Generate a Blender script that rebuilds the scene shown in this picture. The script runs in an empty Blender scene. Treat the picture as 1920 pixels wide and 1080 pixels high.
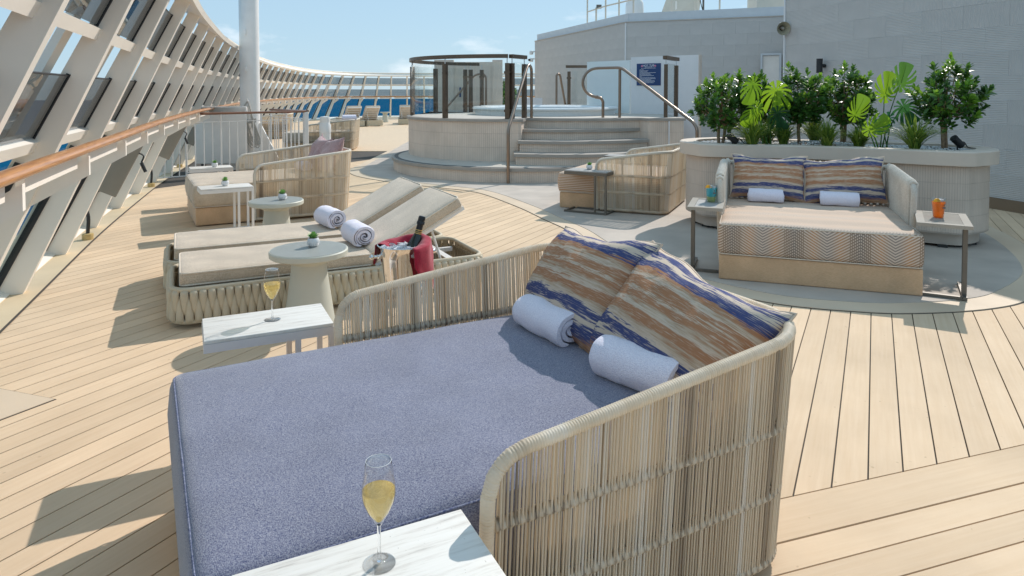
import bpy, bmesh, math, random
from mathutils import Vector, Matrix, noise

R = math.radians
rnd = random.Random(7)
scene = bpy.context.scene
COL = scene.collection

# ------------------------------------------------------------------ camera, sky, sun, exposure
CAM_H = 1.45
cam_data = bpy.data.cameras.new('camera')
cam = bpy.data.objects.new('camera', cam_data)
COL.objects.link(cam)
cam.location = (0, 0, CAM_H)
PITCH = R(2.0)
cam.rotation_euler = (math.pi/2 - PITCH, 0, 0)
cam_data.sensor_width = 36.0
cam_data.lens = 36.0*1280/1920
HORIZON = 171.0
cam_data.shift_y = -(540 - (HORIZON + 1280*math.tan(PITCH)))/1920.0
cam_data.clip_start = 0.05
cam_data.clip_end = 9000
scene.camera = cam

SUN_EL, SUN_AZ = R(38.4), math.atan2(0.585, 0.811)      # azimuth measured from +Y towards +X
sun_dir = Vector((math.sin(SUN_AZ)*math.cos(SUN_EL), math.cos(SUN_AZ)*math.cos(SUN_EL), math.sin(SUN_EL)))
world = bpy.data.worlds.new('World')
scene.world = world
world.use_nodes = True
wn, wl = world.node_tree.nodes, world.node_tree.links
for n_ in list(wn): wn.remove(n_)
w_out = wn.new('ShaderNodeOutputWorld'); w_bg = wn.new('ShaderNodeBackground')
sky = wn.new('ShaderNodeTexSky'); sky.sky_type = 'NISHITA'; sky.sun_disc = False
sky.sun_elevation = SUN_EL; sky.sun_rotation = SUN_AZ
sky.air_density = 1.0; sky.dust_density = 0.15; sky.ozone_density = 1.5; sky.altitude = 20
w_bg.inputs['Strength'].default_value = 0.12
# a thin scatter of small fair-weather clouds over the whole sky
tc = wn.new('ShaderNodeTexCoord'); mp = wn.new('ShaderNodeMapping'); mp.inputs['Scale'].default_value = (5.0, 5.0, 14.0)
mp.inputs['Location'].default_value = (0.35, 1.3, 0.1)
nz = wn.new('ShaderNodeTexNoise'); nz.inputs['Scale'].default_value = 1.0; nz.inputs['Detail'].default_value = 8; nz.inputs['Roughness'].default_value = 0.55
rp = wn.new('ShaderNodeValToRGB'); rp.color_ramp.elements[0].position = 0.585; rp.color_ramp.elements[1].position = 0.80
rp.color_ramp.elements[1].color = (0.85, 0.85, 0.85, 1)
mx = wn.new('ShaderNodeMix'); mx.data_type = 'RGBA'; mx.inputs[7].default_value = (8.6, 8.7, 8.9, 1)
wl.new(tc.outputs['Generated'], mp.inputs['Vector']); wl.new(mp.outputs[0], nz.inputs['Vector'])
wl.new(nz.outputs['Fac'], rp.inputs['Fac']); wl.new(rp.outputs['Color'], mx.inputs[0])
hz = wn.new('ShaderNodeMix'); hz.data_type = 'RGBA'; hz.inputs[0].default_value = 0.85       # even fair-weather haze over the whole dome
hz.inputs[7].default_value = (3.05, 4.5, 5.7, 1)
wl.new(sky.outputs[0], hz.inputs[6]); wl.new(hz.outputs[2], mx.inputs[6]); wl.new(mx.outputs[2], w_bg.inputs['Color'])
wl.new(w_bg.outputs[0], w_out.inputs['Surface'])

sun_data = bpy.data.lights.new('sun', 'SUN'); sun_data.energy = 3.15; sun_data.angle = R(0.55); sun_data.color = (1.0, 0.93, 0.86)
sun = bpy.data.objects.new('sun', sun_data); COL.objects.link(sun)
sun.rotation_euler = sun_dir.to_track_quat('Z', 'Y').to_euler(); sun.location = sun_dir*30
vs = scene.view_settings
vs.view_transform = 'Standard'; vs.look = 'None'; vs.gamma = 1.0; vs.use_curve_mapping = False; vs.exposure = 0.29
scene.render.engine = 'CYCLES'
scene.cycles.max_bounces = 10; scene.cycles.transparent_max_bounces = 24
scene.cycles.caustics_reflective = False

# ------------------------------------------------------------------ mesh helper
class MB:
    def __init__(s): s.v = []; s.f = []; s.t = []; s.uv = []
    def add(s, verts, faces, tint=0.5, uvs=None):
        b = len(s.v); s.v += [tuple(p) for p in verts]
        s.f += [tuple(i+b for i in q) for q in faces]
        s.t += list(tint) if isinstance(tint, (list, tuple)) else [tint]*len(verts)
        s.uv += uvs if uvs else [(0.0, 0.0)]*len(verts)
    def box(s, c, d, rz=0.0, tint=0.5, M=None):
        x, y, z = d[0]/2, d[1]/2, d[2]/2
        vs_ = [Vector((a, b, e)) for a in (-x, x) for b in (-y, y) for e in (-z, z)]
        m = M if M is not None else Matrix.Rotation(rz, 3, 'Z')
        c = Vector(c)
        s.add([c + m @ p for p in vs_], [(0,1,3,2),(4,6,7,5),(0,4,5,1),(2,3,7,6),(0,2,6,4),(1,5,7,3)], tint)
    def hexa(s, b4, t4, tint=0.5):
        s.add(list(b4)+list(t4), [(3,2,1,0),(4,5,6,7),(0,1,5,4),(1,2,6,5),(2,3,7,6),(3,0,4,7)], tint)
    def prism(s, poly, z0, z1, tint=0.5, top=True, bottom=True):
        n = len(poly)
        vs_ = [(p[0], p[1], z0) for p in poly] + [(p[0], p[1], z1) for p in poly]
        fs = [(i, (i+1) % n, n+(i+1) % n, n+i) for i in range(n)]
        if top: fs.append(tuple(range(n, 2*n)))
        if bottom: fs.append(tuple(range(n-1, -1, -1)))
        s.add(vs_, fs, tint)
    def tube(s, pts, r, n=8, closed=False, caps=True, tint=0.5, flat=None, up=None):
        pts = [Vector(p) for p in pts]; m = len(pts)
        if m < 2: return
        T = []
        for i in range(m):
            a = pts[(i-1) % m] if (closed or i > 0) else pts[i]
            b = pts[(i+1) % m] if (closed or i < m-1) else pts[i]
            d = (b-a); T.append(d.normalized() if d.length > 1e-9 else Vector((0,0,1)))
        ref = Vector(up) if up else (Vector((0,0,1)) if abs(T[0].z) < 0.9 else Vector((1,0,0)))
        N = (ref - T[0]*ref.dot(T[0])).normalized()
        vs_ = []; uvs = []; ts = []; L = 0.0
        for i in range(m):
            if i:
                L += (pts[i]-pts[i-1]).length
                q = T[i-1].rotation_difference(T[i]); N = q @ N
                N = (N - T[i]*N.dot(T[i])).normalized()
            B = T[i].cross(N)
            ri = r[i] if isinstance(r, (list, tuple)) else r
            ra, rb = (ri, ri) if flat is None else (ri, ri*flat)
            for k in range(n):
                a = 2*math.pi*k/n
                vs_.append(pts[i] + N*(math.cos(a)*rb) + B*(math.sin(a)*ra)); uvs.append((k/n, L))
            ts += [tint[i] if isinstance(tint, (list, tuple)) else tint]*n
        fs = []
        for i in range(m if closed else m-1):
            j = (i+1) % m
            for k in range(n):
                fs.append((i*n+k, i*n+(k+1) % n, j*n+(k+1) % n, j*n+k))
        if caps and not closed:
            fs.append(tuple(range(n-1, -1, -1))); fs.append(tuple((m-1)*n+k for k in range(n)))
        s.add(vs_, fs, ts, uvs)
    def lathe(s, prof, n=24, c=(0,0,0), tint=0.5, M=None):
        vs_ = []; c = Vector(c)
        for (r, z) in prof:
            for k in range(n):
                a = 2*math.pi*k/n
                p = Vector((r*math.cos(a), r*math.sin(a), z))
                vs_.append(c + (M @ p if M is not None else p))
        fs = []
        for i in range(len(prof)-1):
            for k in range(n):
                fs.append((i*n+k, i*n+(k+1) % n, (i+1)*n+(k+1) % n, (i+1)*n+k))
        if prof[0][0] > 1e-6: fs.append(tuple(range(n-1, -1, -1)))
        if prof[-1][0] > 1e-6: fs.append(tuple((len(prof)-1)*n+k for k in range(n)))
        s.add(vs_, fs, tint)
    def mesh(s, name, mat, smooth=None):
        me = bpy.data.meshes.new(name)
        me.from_pydata(s.v, [], s.f)
        if any(t != 0.5 for t in s.t):
            a = me.attributes.new('tint', 'FLOAT', 'POINT'); a.data.foreach_set('value', s.t)
        if any(u != (0.0, 0.0) for u in s.uv):
            ul = me.uv_layers.new(name='UVMap')
            idx = [0]*len(me.loops); me.loops.foreach_get('vertex_index', idx)
            flat = [0.0]*(2*len(idx))
            for i, vi in enumerate(idx): flat[2*i], flat[2*i+1] = s.uv[vi]
            ul.data.foreach_set('uv', flat)
        if mat: me.materials.append(mat)
        if smooth is not None:
            me.polygons.foreach_set('use_smooth', [True]*len(me.polygons))
            if smooth < 179: me.set_sharp_from_angle(angle=R(smooth))
        me.update(); me.validate()
        return me
    def build(s, name, mat, parent=None, smooth=None, loc=None, rot=None):
        return link(name, s.mesh(name, mat, smooth), parent, loc, rot)

def link(name, me, parent=None, loc=None, rot=None):
    o = bpy.data.objects.new(name, me); COL.objects.link(o)
    if parent: o.parent = parent
    if loc is not None: o.location = loc
    if rot is not None: o.rotation_euler = rot
    return o

def tag(o, label, cat, group=None):
    o['label'] = label; o['category'] = cat
    if group: o['group'] = group
    return o
def thing(name, label, cat, loc=(0,0,0), rz=0.0, group=None):
    o = bpy.data.objects.new(name, None); COL.objects.link(o)
    o.empty_display_size = 0.1
    o.location = loc; o.rotation_euler = (0, 0, rz)
    return tag(o, label, cat, group)
def structure(o): o['kind'] = 'structure'; return o
def stuff(o): o['kind'] = 'stuff'; return o
def children_of(o): return list(o.children)
def copy_tree(o, parent=None, loc=None, rz=None, label=None):
    c = o.copy(); COL.objects.link(c)
    if parent: c.parent = parent
    for ch in children_of(o): copy_tree(ch, c)
    if loc is not None: c.location = loc
    if rz is not None: c.rotation_euler = (0, 0, rz)
    if label: c['label'] = label
    return c

def catmull(P, per=8, closed=False):
    P = [Vector(p) for p in P]; n = len(P); out = []
    rng = range(n) if closed else range(n-1)
    for i in rng:
        p0 = P[(i-1) % n] if (closed or i > 0) else P[i]*2-P[i+1]
        p1, p2 = P[i], P[(i+1) % n]
        p3 = P[(i+2) % n] if (closed or i+2 < n) else p2*2-p1
        for k in range(per):
            t = k/per
            out.append(0.5*((2*p1)+(p2-p0)*t+(2*p0-5*p1+4*p2-p3)*t*t+(3*p1-p0-3*p2+p3)*t**3))
    if not closed: out.append(P[-1])
    return out

def rounded(sx, sy, sz, r, step=0.08, fn=None, mb=None, c=(0,0,0)):
    """rounded block standing on z=0, optional fn(p)->p on the vertices"""
    mb = mb or MB()
    def axis(sv):
        h = sv/2; rr = min(r, h*0.98)
        e = [-h, -h+rr*0.25, -h+rr*0.55, -h+rr]
        m = max(1, int(round((sv-2*rr)/step)))
        return e + [-h+rr+(sv-2*rr)*i/m for i in range(1, m)] + [-q for q in reversed(e)], rr
    (ax, r1), (ay, r2), (az, r3) = axis(sx), axis(sy), axis(sz)
    rr = min(r1, r2, r3); H = Vector((sx/2-rr, sy/2-rr, sz/2-rr))
    ids = {}; vs_ = []; fs = []
    def vid(p):
        k = (round(p[0], 5), round(p[1], 5), round(p[2], 5))
        if k not in ids:
            q = Vector(p); inn = Vector((max(-H.x, min(H.x, q.x)), max(-H.y, min(H.y, q.y)), max(-H.z, min(H.z, q.z))))
            d = q-inn
            if d.length > 1e-9: q = inn + d.normalized()*rr
            q.z += sz/2
            if fn: q = fn(q)
            ids[k] = len(vs_); vs_.append(q+Vector(c))
        return ids[k]
    def face(A, B, mk, flip):
        for i in range(len(A)-1):
            for j in range(len(B)-1):
                q = [vid(mk(A[i], B[j])), vid(mk(A[i+1], B[j])), vid(mk(A[i+1], B[j+1])), vid(mk(A[i], B[j+1]))]
                fs.append(tuple(reversed(q)) if flip else tuple(q))
    face(ax, ay, lambda a, b: (a, b, sz/2), False); face(ax, ay, lambda a, b: (a, b, -sz/2), True)
    face(ax, az, lambda a, b: (a, -sy/2, b), False); face(ax, az, lambda a, b: (a, sy/2, b), True)
    face(ay, az, lambda a, b: (sx/2, a, b), False); face(ay, az, lambda a, b: (-sx/2, a, b), True)
    mb.add(vs_, fs)
    return mb

# ------------------------------------------------------------------ materials
def nmat(name):
    m = bpy.data.materials.new(name); m.use_nodes = True
    nt = m.node_tree
    return m, nt.nodes, nt.links, nt.nodes['Principled BSDF']
def plain(name, c, rough=0.5, metal=0.0, spec=0.5, var=0.06, scale=6.0, bump=0.0, bscale=60.0, coat=0.0):
    m, N, L, b = nmat(name)
    b.inputs['Roughness'].default_value = rough; b.inputs['Metallic'].default_value = metal
    b.inputs['Specular IOR Level'].default_value = spec; b.inputs['Coat Weight'].default_value = coat
    t = N.new('ShaderNodeTexCoord'); z = N.new('ShaderNodeTexNoise'); z.inputs['Scale'].default_value = scale; z.inputs['Detail'].default_value = 5
    r = N.new('ShaderNodeValToRGB')
    e = r.color_ramp.elements; e[0].position = 0.3; e[1].position = 0.7
    e[0].color = (*[q*(1-var) for q in c], 1); e[1].color = (*[min(1, q*(1+var)) for q in c], 1)
    L.new(t.outputs['Object'], z.inputs['Vector']); L.new(z.outputs['Fac'], r.inputs['Fac']); L.new(r.outputs['Color'], b.inputs['Base Color'])
    if bump:
        z2 = N.new('ShaderNodeTexNoise'); z2.inputs['Scale'].default_value = bscale; z2.inputs['Detail'].default_value = 4
        bp = N.new('ShaderNodeBump'); bp.inputs['Strength'].default_value = bump; bp.inputs['Distance'].default_value = 0.01
        L.new(t.outputs['Object'], z2.inputs['Vector']); L.new(z2.outputs['Fac'], bp.inputs['Height']); L.new(bp.outputs[0], b.inputs['Normal'])
    return m
def woven(name, c1, c2, scale=170.0, bump=0.35, stretch=(1,1,1), rough=0.9, big=0.12):
    """cloth: fine speckle of two yarn colours, with a slower drift over it"""
    m, N, L, b = nmat(name); b.inputs['Roughness'].default_value = rough; b.inputs['Specular IOR Level'].default_value = 0.2
    b.inputs['Sheen Weight'].default_value = 0.3
    t = N.new('ShaderNodeTexCoord'); mp_ = N.new('ShaderNodeMapping'); mp_.inputs['Scale'].default_value = stretch
    z = N.new('ShaderNodeTexNoise'); z.inputs['Scale'].default_value = scale; z.inputs['Detail'].default_value = 2.5
    r = N.new('ShaderNodeValToRGB'); e = r.color_ramp.elements; e[0].position = 0.36; e[1].position = 0.64
    e[0].color = (*c1, 1); e[1].color = (*c2, 1)
    z3 = N.new('ShaderNodeTexNoise'); z3.inputs['Scale'].default_value = 5.0; z3.inputs['Detail'].default_value = 4
    mm = N.new('ShaderNodeMapRange'); mm.inputs[1].default_value = 0.3; mm.inputs[2].default_value = 0.7; mm.inputs[3].default_value = 1-big; mm.inputs[4].default_value = 1+big
    mul = N.new('ShaderNodeMix'); mul.data_type = 'RGBA'; mul.blend_type = 'MULTIPLY'; mul.inputs[0].default_value = 1.0
    bp = N.new('ShaderNodeBump'); bp.inputs['Strength'].default_value = bump; bp.inputs['Distance'].default_value = 0.004
    L.new(t.outputs['Object'], mp_.inputs['Vector']); L.new(mp_.outputs[0], z.inputs['Vector']); L.new(t.outputs['Object'], z3.inputs['Vector'])
    L.new(z.outputs['Fac'], r.inputs['Fac']); L.new(z3.outputs['Fac'], mm.inputs[0])
    L.new(r.outputs['Color'], mul.inputs[6]); L.new(mm.outputs[0], mul.inputs[7]); L.new(mul.outputs[2], b.inputs['Base Color'])
    L.new(z.outputs['Fac'], bp.inputs['Height']); L.new(bp.outputs[0], b.inputs['Normal'])
    return m
def glassy(name, tint=(1,1,1), refl=1.0, rough=0.0):
    """thin pane: what is behind shows through tinted, the sky mirrors at grazing angles"""
    m = bpy.data.materials.new(name); m.use_nodes = True; N, L = m.node_tree.nodes, m.node_tree.links
    for n_ in list(N): N.remove(n_)
    o = N.new('ShaderNodeOutputMaterial'); a = N.new('ShaderNodeBsdfTransparent'); g = N.new('ShaderNodeBsdfGlossy'); mx_ = N.new('ShaderNodeMixShader')
    f = N.new('ShaderNodeLayerWeight'); f.inputs['Blend'].default_value = 0.5
    pw = N.new('ShaderNodeMath'); pw.operation = 'POWER'; pw.inputs[1].default_value = 4.0
    k = N.new('ShaderNodeMath'); k.operation = 'MULTIPLY_ADD'; k.inputs[1].default_value = 0.75*refl; k.inputs[2].default_value = 0.035*refl
    a.inputs['Color'].default_value = (*tint, 1); g.inputs['Roughness'].default_value = rough
    L.new(f.outputs['Facing'], pw.inputs[0]); L.new(pw.outputs[0], k.inputs[0]); L.new(k.outputs[0], mx_.inputs[0]); L.new(a.outputs[0], mx_.inputs[1]); L.new(g.outputs[0], mx_.inputs[2]); L.new(mx_.outputs[0], o.inputs['Surface'])
    return m
def tinted(name, stops, rough=0.6, varlen=0.0, wrap=0.0):
    """colour from the 'tint' value stored on each cord, leaf or blade"""
    m, N, L, b = nmat(name); b.inputs['Roughness'].default_value = rough
    a = N.new('ShaderNodeAttribute'); a.attribute_name = 'tint'
    r = N.new('ShaderNodeValToRGB'); cr = r.color_ramp
    while len(cr.elements) < len(stops): cr.elements.new(0.5)
    for e, (p, c) in zip(cr.elements, stops): e.position = p; e.color = (*c, 1)
    L.new(a.outputs['Fac'], r.inputs['Fac']); L.new(r.outputs['Color'], b.inputs['Base Color'])
    if wrap:
        u = N.new('ShaderNodeUVMap'); sx = N.new('ShaderNodeSeparateXYZ'); mu = N.new('ShaderNodeMath'); mu.operation = 'MULTIPLY'; mu.inputs[1].default_value = 2*math.pi/wrap
        si = N.new('ShaderNodeMath'); si.operation = 'SINE'; bp = N.new('ShaderNodeBump'); bp.inputs['Strength'].default_value = 0.8; bp.inputs['Distance'].default_value = 0.002
        L.new(u.outputs[0], sx.inputs[0]); L.new(sx.outputs['Y'], mu.inputs[0]); L.new(mu.outputs[0], si.inputs[0]); L.new(si.outputs[0], bp.inputs['Height']); L.new(bp.outputs[0], b.inputs['Normal'])
    return m

def m_plank():
    m, N, L, b = nmat('deck_plank_composite'); b.inputs['Roughness'].default_value = 0.8; b.inputs['Specular IOR Level'].default_value = 0.12
    t = N.new('ShaderNodeTexCoord'); oi = N.new('ShaderNodeObjectInfo')
    mp_ = N.new('ShaderNodeMapping'); mp_.inputs['Scale'].default_value = (1.2, 26, 1)
    z = N.new('ShaderNodeTexNoise'); z.inputs['Scale'].default_value = 2.2; z.inputs['Detail'].default_value = 7; z.inputs['Roughness'].default_value = 0.6
    z2 = N.new('ShaderNodeTexNoise'); z2.inputs['Scale'].default_value = 1.3; z2.inputs['Detail'].default_value = 5
    ad = N.new('ShaderNodeVectorMath'); ad.operation = 'ADD'; cb = N.new('ShaderNodeCombineXYZ'); mu = N.new('ShaderNodeMath'); mu.operation = 'MULTIPLY'; mu.inputs[1].default_value = 40
    L.new(oi.outputs['Random'], mu.inputs[0]); L.new(mu.outputs[0], cb.inputs[0]); L.new(mu.outputs[0], cb.inputs[2])
    L.new(t.outputs['Object'], ad.inputs[0]); L.new(cb.outputs[0], ad.inputs[1])
    L.new(ad.outputs[0], mp_.inputs['Vector']); L.new(mp_.outputs[0], z.inputs['Vector']); L.new(ad.outputs[0], z2.inputs['Vector'])
    r = N.new('ShaderNodeValToRGB'); e = r.color_ramp.elements; e[0].position = 0.3; e[1].position = 0.72
    e[0].color = (0.70, 0.517, 0.343, 1); e[1].color = (0.755, 0.575, 0.40, 1)
    m2 = N.new('ShaderNodeMapRange'); m2.inputs[1].default_value = 0.3; m2.inputs[2].default_value = 0.72; m2.inputs[3].default_value = 0.9; m2.inputs[4].default_value = 1.08
    m3 = N.new('ShaderNodeMapRange'); m3.inputs[3].default_value = 0.94; m3.inputs[4].default_value = 1.05
    mm = N.new('ShaderNodeMath'); mm.operation = 'MULTIPLY'
    # weathering that runs across the boards: foot traffic, dried puddles
    gp = N.new('ShaderNodeNewGeometry'); zw = N.new('ShaderNodeTexNoise'); zw.inputs['Scale'].default_value = 0.9; zw.inputs['Detail'].default_value = 8; zw.inputs['Roughness'].default_value = 0.62
    mw_ = N.new('ShaderNodeMapRange'); mw_.inputs[1].default_value = 0.32; mw_.inputs[2].default_value = 0.68; mw_.inputs[3].default_value = 0.93; mw_.inputs[4].default_value = 1.05
    mw2 = N.new('ShaderNodeMath'); mw2.operation = 'MULTIPLY'
    L.new(gp.outputs['Position'], zw.inputs['Vector']); L.new(zw.outputs['Fac'], mw_.inputs[0])
    mul = N.new('ShaderNodeMix'); mul.data_type = 'RGBA'; mul.blend_type = 'MULTIPLY'; mul.inputs[0].default_value = 1
    L.new(z.outputs['Fac'], r.inputs['Fac']); L.new(z2.outputs['Fac'], m2.inputs[0]); L.new(oi.outputs['Random'], m3.inputs[0])
    L.new(m2.outputs[0], mm.inputs[0]); L.new(m3.outputs[0], mm.inputs[1])
    L.new(mm.outputs[0], mw2.inputs[0]); L.new(mw_.outputs[0], mw2.inputs[1]); L.new(r.outputs['Color'], mul.inputs[6]); L.new(mw2.outputs[0], mul.inputs[7])
    # scattered dark specks and scuffs
    sp = N.new('ShaderNodeTexNoise'); sp.inputs['Scale'].default_value = 34; sp.inputs['Detail'].default_value = 1
    sr = N.new('ShaderNodeMapRange'); sr.inputs[1].default_value = 0.76; sr.inputs[2].default_value = 0.82; sr.inputs[3].default_value = 0; sr.inputs[4].default_value = 0.35
    m4 = N.new('ShaderNodeMix'); m4.data_type = 'RGBA'; m4.inputs[7].default_value = (0.28, 0.2, 0.12, 1)
    L.new(ad.outputs[0], sp.inputs['Vector']); L.new(sp.outputs['Fac'], sr.inputs[0]); L.new(sr.outputs[0], m4.inputs[0]); L.new(mul.outputs[2], m4.inputs[6])
    L.new(m4.outputs[2], b.inputs['Base Color'])
    bp = N.new('ShaderNodeBump'); bp.inputs['Strength'].default_value = 0.15; bp.inputs['Distance'].default_value = 0.002
    L.new(z.outputs['Fac'], bp.inputs['Height']); L.new(bp.outputs[0], b.inputs['Normal'])
    return m
def m_deck_far():
    """the same planks beyond the reach of single pieces: joints drawn by the material"""
    m, N, L, b = nmat('deck_plank_far'); b.inputs['Roughness'].default_value = 0.62
    t = N.new('ShaderNodeTexCoord'); mp_ = N.new('ShaderNodeMapping'); mp_.inputs['Rotation'].default_value = (0, 0, -R(62))
    sx = N.new('ShaderNodeSeparateXYZ'); dv = N.new('ShaderNodeMath'); dv.operation = 'DIVIDE'; dv.inputs[1].default_value = 0.118
    fr = N.new('ShaderNodeMath'); fr.operation = 'FRACT'; gt = N.new('ShaderNodeMath'); gt.operation = 'LESS_THAN'; gt.inputs[1].default_value = 0.06
    z = N.new('ShaderNodeTexNoise'); z.inputs['Scale'].default_value = 0.8; z.inputs['Detail'].default_value = 6
    r = N.new('ShaderNodeValToRGB'); e = r.color_ramp.elements; e[0].color = (0.70, 0.525, 0.345, 1); e[1].color = (0.76, 0.585, 0.40, 1)
    mx_ = N.new('ShaderNodeMix'); mx_.data_type = 'RGBA'; mx_.inputs[7].default_value = (0.12, 0.1, 0.08, 1)
    L.new(t.outputs['Object'], mp_.inputs['Vector']); L.new(mp_.outputs[0], sx.inputs[0]); L.new(sx.outputs['Y'], dv.inputs[0]); L.new(dv.outputs[0], fr.inputs[0]); L.new(fr.outputs[0], gt.inputs[0])
    L.new(t.outputs['Object'], z.inputs['Vector']); L.new(z.outputs['Fac'], r.inputs['Fac']); L.new(r.outputs['Color'], mx_.inputs[6]); L.new(gt.outputs[0], mx_.inputs[0]); L.new(mx_.outputs[2], b.inputs['Base Color'])
    return m
def m_sea():
    m, N, L, b = nmat('sea_water'); b.inputs['Base Color'].default_value = (0.007, 0.085, 0.17, 1); b.inputs['Roughness'].default_value = 0.4
    b.inputs['Specular IOR Level'].default_value = 0.0
    t = N.new('ShaderNodeTexCoord'); z = N.new('ShaderNodeTexNoise'); z.inputs['Scale'].default_value = 0.25; z.inputs['Detail'].default_value = 8
    bp = N.new('ShaderNodeBump'); bp.inputs['Strength'].default_value = 1.0; bp.inputs['Distance'].default_value = 1.2
    L.new(t.outputs['Object'], z.inputs['Vector']); L.new(z.outputs['Fac'], bp.inputs['Height']); L.new(bp.outputs[0], b.inputs['Normal'])
    return m
def m_ribbed(name, c1, c2, pitch=0.03, brick=(0.3, 0.12)):
    """small ribbed mosaic facing, wrapped round curved walls (horizontal arc + height held in the UV)"""
    m, N, L, b = nmat(name); b.inputs['Roughness'].default_value = 0.8; b.inputs['Specular IOR Level'].default_value = 0.25
    u = N.new('ShaderNodeUVMap'); br = N.new('ShaderNodeTexBrick')
    br.inputs['Scale'].default_value = 1.0; br.inputs['Brick Width'].default_value = pitch; br.inputs['Row Height'].default_value = brick[1]
    br.inputs['Mortar Size'].default_value = pitch*0.10; br.inputs['Mortar Smooth'].default_value = 0.6; br.offset = 0.0
    br.inputs['Color1'].default_value = (*c1, 1); br.inputs['Color2'].default_value = (*c2, 1); br.inputs['Mortar'].default_value = (*[q*0.80 for q in c1], 1)
    t = N.new('ShaderNodeTexCoord'); z = N.new('ShaderNodeTexNoise'); z.inputs['Scale'].default_value = 2.5; z.inputs['Detail'].default_value = 6
    mm = N.new('ShaderNodeMapRange'); mm.inputs[1].default_value = 0.3; mm.inputs[2].default_value = 0.7; mm.inputs[3].default_value = 0.9; mm.inputs[4].default_value = 1.08
    mul = N.new('ShaderNodeMix'); mul.data_type = 'RGBA'; mul.blend_type = 'MULTIPLY'; mul.inputs[0].default_value = 1
    bp = N.new('ShaderNodeBump'); bp.inputs['Strength'].default_value = 0.6; bp.inputs['Distance'].default_value = 0.006; bp.invert = True
    L.new(u.outputs[0], br.inputs['Vector']); L.new(t.outputs['Object'], z.inputs['Vector']); L.new(z.outputs['Fac'], mm.inputs[0])
    L.new(br.outputs['Color'], mul.inputs[6]); L.new(mm.outputs[0], mul.inputs[7]); L.new(mul.outputs[2], b.inputs['Base Color'])
    L.new(br.outputs['Fac'], bp.inputs['Height']); L.new(bp.outputs[0], b.inputs['Normal'])
    return m
def m_walltile():
    """each wall tile is grooved one way or the other, and is a shade off its neighbours"""
    m, N, L, b = nmat('wall_tile_ceramic'); b.inputs['Roughness'].default_value = 0.75; b.inputs['Specular IOR Level'].default_value = 0.3
    oi = N.new('ShaderNodeObjectInfo'); t = N.new('ShaderNodeTexCoord'); sx = N.new('ShaderNodeSeparateXYZ')
    g = N.new('ShaderNodeMath'); g.operation = 'GREATER_THAN'; g.inputs[1].default_value = 0.5
    mxv = N.new('ShaderNodeMix'); mxv.data_type = 'FLOAT'
    mu = N.new('ShaderNodeMath'); mu.operation = 'MULTIPLY'; mu.inputs[1].default_value = 2*math.pi/0.022
    si = N.new('ShaderNodeMath'); si.operation = 'SINE'
    bp = N.new('ShaderNodeBump'); bp.inputs['Strength'].default_value = 0.55; bp.inputs['Distance'].default_value = 0.003
    z = N.new('ShaderNodeTexNoise'); z.inputs['Scale'].default_value = 3.0; z.inputs['Detail'].default_value = 6
    r = N.new('ShaderNodeMapRange'); r.inputs[3].default_value = 0.985; r.inputs[4].default_value = 1.012
    zr = N.new('ShaderNodeMapRange'); zr.inputs[1].default_value = 0.3; zr.inputs[2].default_value = 0.7; zr.inputs[3].default_value = 0.94; zr.inputs[4].default_value = 1.05
    mm = N.new('ShaderNodeMath'); mm.operation = 'MULTIPLY'
    mul = N.new('ShaderNodeMix'); mul.data_type = 'RGBA'; mul.blend_type = 'MULTIPLY'; mul.inputs[0].default_value = 1; mul.inputs[6].default_value = (0.575, 0.55, 0.525, 1)
    L.new(oi.outputs['Random'], g.inputs[0]); L.new(g.outputs[0], mxv.inputs[0]); L.new(t.outputs['Object'], sx.inputs[0])
    L.new(sx.outputs['X'], mxv.inputs[2]); L.new(sx.outputs['Z'], mxv.inputs[3]); L.new(mxv.outputs[0], mu.inputs[0]); L.new(mu.outputs[0], si.inputs[0])
    L.new(si.outputs[0], bp.inputs['Height']); L.new(bp.outputs[0], b.inputs['Normal'])
    L.new(oi.outputs['Random'], r.inputs[0]); L.new(t.outputs['Object'], z.inputs['Vector']); L.new(z.outputs['Fac'], zr.inputs[0])
    L.new(r.outputs[0], mm.inputs[0]); L.new(zr.outputs[0], mm.inputs[1]); L.new(mm.outputs[0], mul.inputs[7]); L.new(mul.outputs[2], b.inputs['Base Color'])
    return m
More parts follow.
